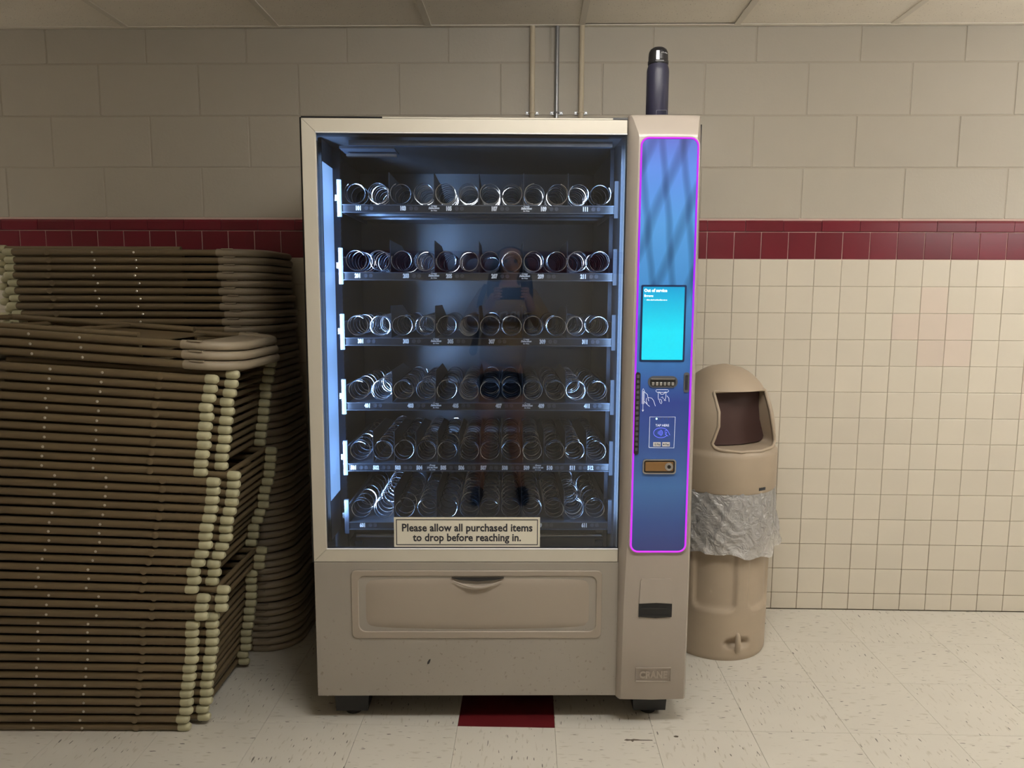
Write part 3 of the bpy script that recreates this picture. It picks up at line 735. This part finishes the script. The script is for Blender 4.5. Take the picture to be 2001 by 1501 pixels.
# screen
MB().prism(rrect(.9795, 1.1105, 1.1525, 1.3745, .004), P-.002, P+.001).build('screen_bezel', 'screen_bezel', vm)
scr = MB().prism(rrect(.985, 1.105, 1.158, 1.369, .002), P-.0026, P-.001).build('display_screen', 'cyan_screen', vm)
lettering('screen_lettering', 'Out of service', .988, P-.0028, 1.3545, .0125, 'screen_text', scr, width=.066, bold=.0003)
lettering('screen_lettering', 'Errors:', .988, P-.0028, 1.3405, .0085, 'screen_text', scr, width=.026, bold=.0002)
mk = MB(); xx = .9905; rk = random.Random(5)                     # third line: print too small to read
mk.box(xx, xx+.0008, P-.0030, P-.0026, 1.3312, 1.3320); xx += .005
while xx < 1.055:
    wd = rk.choice((.0011, .0014, .0018)); mk.box(xx, xx+wd, P-.0030, P-.0026, 1.3300, 1.3300+rk.choice((.0022, .0022, .0034))); xx += wd+rk.choice((.0006, .0006, .0006, .0018))
mk.build('screen_fine_print', 'screen_text', scr)
# coin rail, bill mouth, card slot
MB().prism(rrect(.9690, .9835, .876, 1.121, .0065), P-.004, P+.001).build('coin_rail', 'dark_plastic', vm)
cr_ = MB()
for k in range(15): cr_.box(.9725, .980, P-.0055, P-.003, .888+k*.0155, .897+k*.0155)
cr_.build('rail_teeth', 'clear_plastic', vm)
MB().prism(rrect(1.006, 1.093, 1.076, 1.1105, .0165), P-.003, P+.001).build('bill_mouth_bezel', 'clear_plastic', vm)
bm_ = MB().prism(rrect(1.012, 1.087, 1.081, 1.1035, .008), P-.0036, P).build('bill_mouth', 'black_plastic', vm)
th = MB()
for k in range(6): th.bevbox(1.0165+k*.0115, 1.0245+k*.0115, P-.007, P-.003, 1.083, 1.0925, .001)
th.box(1.015, 1.084, P-.005, P-.003, 1.1005, 1.1035).build('bill_guides', 'steel', bm_)
MB().prism(rrect(1.1105, 1.1275, 1.062, 1.1215, .008), P-.003, P+.001).build('card_slot_bezel', 'clear_plastic', vm)
MB().prism(rrect(1.1145, 1.1235, 1.070, 1.1135, .003), P-.0036, P).build('card_slot', 'strip_black', vm)
# line drawings
def lines(name, paths, r, m, parent=vm, y=None):
    mb = MB()
    for p in paths: mb.tube([(a, (P-.0004) if y is None else y, b) for a, b in p], r, 5)
    return mb.build(name, m, parent)
def arc(cx, cz, rx, rz, a0, a1, n=12): return [(cx+rx*math.cos(math.radians(a0+(a1-a0)*i/n)), cz+rz*math.sin(math.radians(a0+(a1-a0)*i/n))) for i in range(n+1)]
lines('swipe_drawing', [[(.9905, 1.028), (.9905, 1.068), (.993, 1.073), (.996, 1.068), (.996, 1.028)], [(.9935, 1.066), (.9935, 1.006)], [(.991, 1.010), (.9935, 1.005), (.996, 1.010)],
      [(.996, 1.064), (1.006, 1.055), (1.007, 1.047), (1.010, 1.036)], [(1.007, 1.047), (1.018, 1.045), (1.024, 1.038), (1.030, 1.021)], [(.996, 1.036), (1.006, 1.026), (1.013, 1.020)], [(1.003, 1.045), (1.002, 1.037), (1.006, 1.028)]], .0006, 'icon_white')
lines('bill_drawing', [[(1.030, 1.066), (1.034, 1.062), (1.064, 1.062), (1.068, 1.066), (1.066, 1.070), (1.032, 1.070), (1.030, 1.066)], [(1.0375, 1.064), (1.0375, 1.046), (1.039, 1.040)], [(1.060, 1.064), (1.060, 1.048), (1.058, 1.040)],
      arc(1.049, 1.064, .008, .008, 180, 360, 8), [(1.041, 1.042), (1.046, 1.041), (1.049, 1.033), (1.047, 1.028), (1.043, 1.032), (1.041, 1.040)], [(1.057, 1.042), (1.055, 1.038), (1.061, 1.038)], [(1.063, 1.052), (1.069, 1.045), (1.070, 1.034)], [(1.046, 1.046), (1.050, 1.049), (1.053, 1.042)]], .0006, 'icon_white')
# tap-here box
lines('tap_frame', [[(1.0145, .897), (1.0885, .896), (1.0895, .989), (1.0145, .989), (1.0145, .897)]], .0007, 'icon_white')
lettering('tap_lettering', 'TAP HERE', 1.052, P-.0004, .9605, .0098, 'icon_white', vm, width=.040, align='CENTER')
lines('contactless_symbol', [arc(1.0485, .9415, .0215, .0148, 20, 328, 28)]+[arc(1.037, .9415, .004+.0042*k, .0036+.0026*k, -50, 50, 6) for k in range(4)]
      + [[(1.0595, .9465), (1.065, .9495), (1.0695, .946), (1.0755, .9345)], [(1.060, .9425), (1.066, .9435), (1.063, .936), (1.070, .9315)], [(1.061, .9395), (1.065, .934)]], .0007, 'icon_blue')
for ua, s in ((1.0265, 'G Pay'), (1.0535, '● Pay')):
    bd = MB().prism(rrect(ua, ua+.0225, .9005, .9135, .0012), P-.0010, P).build('payment_badge', 'sticker_light', vm)
    lettering('badge_lettering', s.replace('●', '').strip() if '●' in s else s, ua+.0125+(.002 if '●' in s else 0), P-.0012, .9045, .0078, 'print_black', bd, width=.017 if '●' not in s else .0115, bold=.0001, align='CENTER')
    if '●' in s: MB().lathe([(.0022, P-.0016), (.0022, P-.0009)], 10, (ua+.0045, .907), axis='y').build('badge_mark', 'print_black', bd)
MB().lathe([(.0026, P-.001), (.0026, P)], 10, (1.0345, .9835), axis='y').build('indicator_light', 'led_green', vm)
dots = MB()
for k in range(3): dots.lathe([(.0014, P-.0008), (.0014, P)], 8, (1.0465+k*.0115, .984), axis='y')
dots.build('indicator_dots', 'strip_black', vm)
# lock
MB().ring(rrect(.9965, 1.0955, .818, .8625, .009), rrect(1.000, 1.092, .8215, .859, .007), P-.006, P+.001).build('lock_bezel', 'steel', vm, 30)
MB().prism(rrect(1.000, 1.092, .8215, .859, .007), P-.001, P+.001).build('lock_recess', 'dark_plastic', vm)
lk = MB().bevbox(1.004, 1.088, P-.0035, P, .826, .8545, .002).build('lock_handle', 'bronze', vm)
MB().lathe([(.012, P-.003), (.012, P-.0065), (.0095, P-.0070), (.009, P-.0058)], 20, (1.0745, .8402), axis='y').build('lock_cylinder', 'steel', lk, 40)
MB().lathe([(.0055, P-.0060), (.0055, P-.0078)], 16, (1.0745, .8402), axis='y').build('key_plug', 'black_plastic', lk)
# coin return
crp = [(1.006, .4945), (1.093, .4945), (1.0985, .487), (1.1015, .415), (1.102, .369), (1.0965, .361), (1.05, .3575), (1.001, .361), (.9955, .369), (.996, .415), (.9995, .487)]
cvr = MB().prism(crp, -.0355, -.028).build('coin_return', 'column_beige', vm)
bv = cvr.modifiers.new('b', 'BEVEL'); bv.width = .003; bv.segments = 2; bv.limit_method = 'ANGLE'
cu_ = MB(); up_pts = [(1.006, .490), (1.092, .490), (1.0965, .484), (1.0985, .412), (1.05, .4145), (.999, .412), (1.0015, .484)]
MB().prism(up_pts, -.0405, -.034).build('coin_cover', 'column_beige', cvr)
MB().prism([(.998, .411), (1.05, .4135), (1.0995, .411), (1.0995, .368), (1.05, .3640), (.998, .368)], -.0372, -.03).build('coin_opening', 'black_plastic', cvr)
MB().bevbox(1.005, 1.084, -.0395, -.036, .394, .399, .001).bevbox(1.004, 1.092, -.0395, -.036, .370, .3735, .001).build('coin_flap', 'dark_plastic', cvr)
# maker's plate, same colour as the column
PY = -.0345
MB().ring([(.994, .157), (1.1035, .157), (1.1035, .2025), (.994, .2025)], [(.9955, .1585), (1.102, .1585), (1.102, .201), (.9955, .201)], PY-.0012, PY+.004).build('maker_plate_border', 'column_beige', vm)
lettering('maker_lettering', 'CRANE', 1.0485, PY-.001, .1695, .030, 'flap_beige', vm, width=.086, bold=.0012, align='CENTER')
lettering('maker_lettering', '®', 1.094, PY-.001, .161, .010, 'flap_beige', vm)
# legs
for (ua, ub) in ((.044, .157), (.999, 1.114)):
    for va in (.045, .72):
        lg = MB().prism([(ua, .1), (ua+.006, .016), (ub-.006, .016), (ub, .1)], va, va+.08).build('leg', 'black_plastic', vm)
        MB().lathe([(.026, .0), (.026, .008), (.012, .010), (.012, .02)], 16, ((ua+ub)/2, va+.035)).build('levelling_foot', 'dark_plastic', lg, 40)
MB().tube([(.030, .02, .092), (.030, .02, .082)], .003, 6).build('cable_tie', 'print_white', vm)

# ------------------------------------------------------------------ bottle on the column
bt = empty('vacuum_bottle', (.372, -.800, 1.856)); tag(bt, 'dark navy vacuum bottle with a black flip lid standing on the payment column', 'bottle')
MB().lathe([(.031, 0), (.0325, .002), (.0325, .142), (.0315, .150), (.029, .157), (.0285, .160)], 40).build('body', 'bottle_navy', bt, 40)
MB().lathe([(.0275, .160), (.0285, .161), (.0285, .184), (.0275, .195), (.024, .203), (.016, .2085), (.006, .2105)], 40).build('lid', 'bottle_black', bt, 40)
MB().lathe([(.0295, .162), (.0300, .164), (.0300, .170), (.0292, .172)], 40).build('lid_ring', 'bottle_black', bt, 40)
lt = MB().bevbox(-.0115, -.001, -.0318, -.026, .167, .194, .0015).build('latch', 'steel', bt)
MB().bevbox(-.013, .0125, -.0305, -.024, .162, .1675, .001).build('latch_base', 'bottle_black', bt)
bk_ = MB()
for k_ in range(5):
    a_ = math.radians(-78+9*k_); bk_.tube([(.0288*math.cos(a_), .0288*math.sin(a_), .1875), (.0288*math.cos(a_), .0288*math.sin(a_), .1895+.0012*(k_ % 2))], .0009, 5)
bk_.build('lid_marks', 'sticker_light', bt)
MB().ring(rrect(-.007, .024, .010, .026, .001, 1), rrect(-.0062, .0232, .0108, .0252, .001, 1), -.0328, -.0300).build('body_mark', 'button_grey', bt)

# ------------------------------------------------------------------ litter bin
tc = empty('trash_can', (.735, -.290, 0)); tag(tc, 'beige domed plastic litter bin standing between the vending machine and the tiled wall', 'trash can')
VA = -PI/2+math.radians(18)          # azimuth the opening faces
def azd(th, c): return (th-c+PI) % (2*PI)-PI
def sstep(a, b, x):
    t = max(0, min(1, (x-a)/(b-a))); return t*t*(3-2*t)
body = MB(); na, nzz = 180, 70; H1 = .69
for i in range(nzz+1):
    z = H1*i/nzz
    for j in range(na):
        th = 2*PI*j/na
        r = .1865+.006*(z/H1)-.006*max(0, (.012-z)/.012)
        # sunk side panels, one every 40 degrees or so, above a heavier foot
        a = azd(th, VA-math.radians(8)) / math.radians(40)
        fr_ = abs(a-round(a)) if abs(a) > .5 else 1
        for c_ in (-34, 30):
            d_ = abs(azd(th, VA+math.radians(c_)))/math.radians(25)
            inside = (1-sstep(.90, 1.0, d_))*sstep(.185, .205, z+(.02*max(0, d_-.7)/.3)*-1)
            r -= .011*inside
        # grip hollow near the floor
        dx = azd(th, VA-math.radians(6))*.19/.062; dz = (z-.068)/.024
        r -= .022*max(0, 1-sstep(.55, 1.0, math.sqrt(dx*dx+dz*dz)))
        body.v.append((r*math.cos(th), r*math.sin(th), z))
for i in range(nzz):
    for j in range(na):
        j2 = (j+1) % na; body.f.append((i*na+j, i*na+j2, (i+1)*na+j2, (i+1)*na+j))
body.f.append(tuple(reversed(range(na))))
body.build('body', 'can_beige', tc, 60)
gth = VA-math.radians(6)
MB().tube([(.181*math.cos(gth), .181*math.sin(gth), .108), (.189*math.cos(gth), .189*math.sin(gth), .095), (.193*math.cos(gth), .193*math.sin(gth), .068), (.189*math.cos(gth), .189*math.sin(gth), .042), (.183*math.cos(gth), .183*math.sin(gth), .032)], [.007, .010, .011, .010, .007], 10).build('grip_strap', 'can_beige', tc, 60)
# dome lid: closed shell with the mouth cut out
def dome_r(z):
    t = (z-.795)/(1.088-.795); return .193*max(0, 1-t**2.35)**(1/2.05)
prof = [(.191, .640), (.199, .634), (.2025, .642), (.2025, .765), (.201, .778), (.194, .786), (.193, .795)]
prof += [(dome_r(.795+.293*k/24), .795+.293*k/24) for k in range(1, 24)]+[(.012, 1.0875)]
inner = [(max(.004, r-.010), z-.006) for r, z in prof[7:]][::-1]+[(.183, .79), (.183, .640)]
def lid_mesh():
    mb = MB(); mb.lathe(prof+inner, 96, close=False)
    n0 = 0; seg = 96; k = len(prof+inner)
    for j in range(seg):
        j2 = (j+1) % seg; mb.f.append(((k-1)*seg+j, (k-1)*seg+j2, j2, j))
    return mb.mesh('lid', 'can_beige', 40)
def mouth(s, z):   # outline in the plane of the mouth, s sideways
    return s, z
mo = []
def bez(p, q, r_, n=8): return [((1-t)**2*p[0]+2*t*(1-t)*q[0]+t*t*r_[0], (1-t)**2*p[1]+2*t*(1-t)*q[1]+t*t*r_[1]) for t in [i/n for i in range(n+1)]]
mo += bez((-.098, 1.000), (-.108, 1.000), (-.108, .990), 4)
mo += [(-.107, .93), (-.112, .88), (-.125, .835)]
mo += bez((-.130, .818), (-.126, .797), (-.098, .795), 5)
mo += [(-.04, .790), (.04, .790)]
mo += bez((.098, .795), (.126, .797), (.130, .818), 5)
mo += [(.125, .835), (.112, .88), (.107, .93)]
mo += bez((.108, .990), (.108, 1.000), (.098, 1.000), 4)
cu = MB(); k = len(mo); dirx = Vector((math.cos(VA), math.sin(VA), 0)); sidx = Vector((-math.sin(VA), math.cos(VA), 0))
for d_ in (.03, .40):
    for s_, z in mo: p = dirx*d_+sidx*s_; cu.v.append((p.x, p.y, z))
cu.f = [tuple(range(k)), tuple(range(2*k-1, k-1, -1))]+[(i, k+i, k+(i+1) % k, (i+1) % k) for i in range(k)]
lid_o = bpy.data.objects.new('lid', lid_mesh()); C.objects.link(lid_o)
cut_o = bpy.data.objects.new('cutter', cu.mesh('cutter', 'can_beige')); C.objects.link(cut_o)
bo = lid_o.modifiers.new('cut', 'BOOLEAN'); bo.operation = 'DIFFERENCE'; bo.object = cut_o; bo.solver = 'EXACT'
dg = bpy.context.evaluated_depsgraph_get(); me = bpy.data.meshes.new_from_object(lid_o.evaluated_get(dg))
lid_o.modifiers.clear(); lid_o.data = me; bpy.data.objects.remove(cut_o); lid_o.parent = tc
for p in me.polygons: p.use_smooth = True
me.set_sharp_from_angle(angle=math.radians(40))
rim = []
for s_, z in mo:
    r = dome_r(z) if z > .795 else .193
    d_ = math.sqrt(max(.0001, r*r-s_*s_)); p = dirx*(d_+.001)+sidx*s_; rim.append((p.x, p.y, z))
MB().tube(rim, .0058, 8, closed=True).build('mouth_rim', 'can_beige', lid_o, 60)
# swing door hanging inside the mouth, and the chute cheeks
dr = MB()
for d_ in (.075, .068):
    for s_, z in mo: p = dirx*(d_-.05*(z-.9))+sidx*s_*.98; dr.v.append((p.x, p.y, z+.004))
dr.f = [tuple(range(k)), tuple(range(2*k-1, k-1, -1))]+[(i, k+i, k+(i+1) % k, (i+1) % k) for i in range(k)]
dr.build('swing_door', 'can_inside', lid_o)
ck = MB()
for s_, z in mo:
    r = dome_r(z) if z > .795 else .193
    d1 = math.sqrt(max(.0001, r*r-s_*s_))
    for d_ in (d1-.004, min(.07, d1-.01)): p = dirx*d_+sidx*s_; ck.v.append((p.x, p.y, z))
for i in range(k):
    j = (i+1) % k; ck.f.append((2*i, 2*j, 2*j+1, 2*i+1))
ck.build('mouth_cheek', 'can_beige', lid_o, 60)
sg = VA+math.radians(14)
lb = MB()
for i in range(9):
    a = sg+math.radians(1.2)*(i-4)
    for z in (.646, .656+.002*(i % 2)): lb.v.append((.2029*math.cos(a), .2029*math.sin(a), z))
lb.f = [(2*i, 2*i+2, 2*i+3, 2*i+1) for i in range(8)]
lb.build('label_smudge', 'strip_black', lid_o)
# plastic liner folded over the rim
bg = MB(); na2, nz2 = 220, 26; rnd = random.Random(3)
cre = [(rnd.uniform(0, 2*PI), rnd.uniform(-2.5, 2.5), rnd.uniform(.003, .009), rnd.uniform(.018, .06), rnd.uniform(0, 1), rnd.uniform(.3, .8)) for _ in range(80)]
for i in range(nz2+1):
    t = i/nz2; z = .650-.245*t
    for j in range(na2):
        th = 2*PI*j/na2
        r = .196+.010*t
        for (c0, sl, am, wd, tc0, tw) in cre:
            d_ = azd(th, c0+sl*(t-.5)*.6); r += am*math.exp(-(d_/wd)**2)*max(0, 1-abs(t-tc0)/tw)
        r += .010*sstep(.88, 1, t)*(1+math.sin(9*th+2))*.5 + .022*math.exp(-(azd(th, -.1)/.20)**2)*sstep(.3, .8, t)
        bg.v.append((r*math.cos(th), r*math.sin(th), z+.012*math.sin(3*th+1)*t+.006*math.sin(11*th)*t))
for i in range(nz2):
    for j in range(na2):
        j2 = (j+1) % na2; bg.f.append((i*na2+j, i*na2+j2, (i+1)*na2+j2, (i+1)*na2+j))
lin = bg.build('bin_liner', 'bag_film', tc, 60); lin['label'] = 'crumpled translucent plastic liner hanging out under the lid'

# ------------------------------------------------------------------ the photographer, mirrored in the glass
def skin(name, pts, edges, rad, m, sub=2):
    me = bpy.data.meshes.new(name); me.from_pydata(pts, edges, []); o = bpy.data.objects.new(name, me); C.objects.link(o)
    sk = o.modifiers.new('skin', 'SKIN'); sb = o.modifiers.new('sub', 'SUBSURF'); sb.levels = sub; sb.render_levels = sub
    sk.use_smooth_shade = True
    for i, v in enumerate(me.skin_vertices[0].data):
        r = rad[i]; v.radius = (r, r) if not isinstance(r, tuple) else r
        v.use_root = (i == 0)
    dg = bpy.context.evaluated_depsgraph_get(); m2 = bpy.data.meshes.new_from_object(o.evaluated_get(dg)); m2.materials.clear(); m2.materials.append(MATS[m])
    bpy.data.objects.remove(o)
    for p in m2.polygons: p.use_smooth = True
    return m2
def chain_build(name, chains, m, parent, sub=2, weld={}):
    pts, edges, rad, idx = [], [], [], {}
    for ch in chains:
        prev = None
        for p, r in ch:
            key = tuple(round(c, 4) for c in p)
            if key not in idx: idx[key] = len(pts); pts.append(p); rad.append(r)
            i = idx[key]
            if prev is not None and prev != i: edges.append((prev, i))
            prev = i
    return link(name, skin(name, pts, edges, rad, m, sub), parent)
PYB = -3.44
per = empty('person', (.0, PYB, 0)); tag(per, 'person in a gold sweatshirt and dark shorts taking the photo, seen mirrored in the glass', 'person')
def body_chains():
    pel = ((.0, 0, .86), .12); ch = []
    tor = [pel, ((.01, 0, 1.02), .115), ((.03, .0, 1.22), .125), ((.035, .0, 1.33), .10), ((.04, .01, 1.40), .05), ((.045, .02, 1.455), .052), ((.05, .035, 1.52), .082), ((.05, .03, 1.585), .085), ((.05, .02, 1.63), .055)]
    ch.append(tor)
    for sgn, kx, fx in ((-1, -.11, -.15), (1, .085, .125)):
        ch.append([pel, ((kx*.9, 0, .78), .088), ((kx, .01, .60), .070), ((kx*1.05, .015, .46), .052), ((kx*1.12, -.005, .32), .052), ((fx*.95, -.015, .12), .034), ((fx, -.02, .06), .036), ((fx*1.05, .07, .03), .034), ((fx*1.08, .15, .025), .026)])
    sh = ((.03, .0, 1.22), .125)
    for sgn, ex, hx in ((-1, -.21, -.055), (1, .27, .135)):
        top = ((.035, .0, 1.33), .10)
        ch.append([top, ((.035+sgn*.135, 0, 1.325), .052), ((ex, .06, 1.14), .042), ((hx+sgn*.03, .25, 1.265), .030), ((hx+sgn*.012, .295, 1.315), .026), ((hx, .318, 1.345), .024)])
    return ch
BODY = [chain_build('body', body_chains(), 'skin', None)]
# fingers round the phone's ends
for sgn, hx in ((-1, -.045), (1, .135)):
    for k in range(4):
        z = 1.375-.017*k
        pts = [((hx+sgn*.012, .318, z-.012), .009), ((hx+sgn*.006, .334, z), .0085), ((hx-sgn*.010, .341, z+.002), .008), ((hx-sgn*(.034+.004*(k % 2)), .3425, z+.001), .0065)]
        BODY.append(chain_build('finger', [pts], 'skin', None, 1))
    BODY.append(chain_build('thumb', [[((hx+sgn*.010, .312, 1.330), .011), ((hx-sgn*.006, .318, 1.312), .0095), ((hx-sgn*.03, .322, 1.309), .008)]], 'skin', None, 1))
def shirt_chains():
    top = ((.035, .0, 1.315), .118)
    ch = [[((.0, 0, .875), .165), ((.005, 0, .95), .165), ((.02, .0, 1.10), .160), top, ((.04, .005, 1.385), .075)]]
    for sgn, ex, hx in ((-1, -.215, -.055), (1, .275, .135)):
        ch.append([top, ((.035+sgn*.14, 0, 1.32), .078), ((ex, .055, 1.135), .068), ((hx+sgn*.055, .215, 1.235), .05), ((hx+sgn*.034, .248, 1.262), .042)])
    return ch
sw = chain_build('sweatshirt', shirt_chains(), 'sweatshirt', per)
vs, fs = text_mesh('PURDUE', .085, bold=.002, align='CENTER')
mb = MB(); mb.v = [(.03-p[0], .152-p[1]*2-.35*(p[0])**2, 1.175+p[2]) for p in vs]; mb.f = fs; mb.build('sweatshirt_lettering', 'print_white', sw)
chain_build('shorts', [[((.0, 0, .89), .15), ((-.0, 0, .80), .14), ((-.09, 0, .74), .098), ((-.10, .005, .66), .092)], [((-.0, 0, .80), .14), ((.08, 0, .74), .098), ((.085, .005, .66), .092)]], 'shorts', per)
# long hair: crown and two falls
chain_build('hair', [[((.05, -.01, 1.60), .104), ((.05, -.02, 1.645), .075)], [((.05, -.01, 1.60), .104), ((.05, -.045, 1.50), .09), ((.045, -.06, 1.38), .075), ((.04, -.09, 1.2), .05)],
                     [((.05, -.01, 1.60), .104), ((-.035, .02, 1.52), .038), ((-.06, .06, 1.40), .042), ((-.065, .10, 1.29), .034)], [((.05, -.01, 1.60), .104), ((.135, .02, 1.52), .038), ((.155, .06, 1.40), .042), ((.16, .10, 1.29), .034)]], 'hair', per)
fc = MB()
for sx_ in (-.031, .031): fc.lathe([(.012, .108), (.010, .114), (.004, .117)], 10, (.05+sx_, 1.545), axis='y')
BODY.append(fc.build('eye', 'hair', None))
BODY.append(chain_build('nose', [[((.05, .108, 1.545), .008), ((.05, .122, 1.515), .012)]], 'skin', None, 1))
MB().tube([(.03, .108, 1.482), (.05, .114, 1.480), (.07, .108, 1.482)], .005, 6).build('mouth', 'can_inside', None)
BODY.append([o for o in C.objects if o.name == 'mouth'][0])
jm = bpy.data.meshes.new('body'); jv, jf, ji, js = [], [], [], []
for o in BODY:
    n0 = len(jv); mi = {'skin': 0, 'hair': 1, 'can_inside': 2}[o.data.materials[0].name]
    jv += [tuple(v.co) for v in o.data.vertices]
    for p in o.data.polygons: jf.append(tuple(n0+i for i in p.vertices)); ji.append(mi)
for o in BODY: bpy.data.objects.remove(o)
jm.from_pydata(jv, [], jf)
for k_ in ('skin', 'hair', 'can_inside'): jm.materials.append(MATS[k_])
for p, i_ in zip(jm.polygons, ji): p.material_index = i_; p.use_smooth = True
link('body', jm, per)
for fx in (-.155, .13):
    chain_build('shoe', [[((fx, -.055, .045), .042), ((fx, .0, .05), .044), ((fx*1.06, .09, .04), .042), ((fx*1.1, .18, .033), .032)]], 'shoe', per)
chain_build('bag_strap', [[((-.10, .03, 1.40), .02), ((-.14, .115, 1.30), .018), ((-.16, .10, 1.10), .018), ((-.19, .0, .95), .03)], [((.19, .03, 1.39), .02), ((.22, .105, 1.30), .018), ((.22, .09, 1.10), .018), ((.21, .0, .95), .03)]], 'navy_bag', per)
ph = empty('phone', (.05, -3.112, 1.345)); tag(ph, 'dark phone held sideways in both hands at chest height', 'phone')
MB().bevbox(-.073, .073, .0, .008, -.036, .036, .003).build('phone_body', 'phone_body', ph)
MB().bevbox(-.068, -.030, .008, .0105, -.002, .033, .001).build('camera_bump', 'black_plastic', ph)
for (x, z) in ((-.059, .022), (-.059, .006), (-.042, .014)): MB().lathe([(.0065, .0105), (.0065, .0125), (.005, .0128)], 14, (x, z), axis='y').build('lens', 'strip_black', ph)
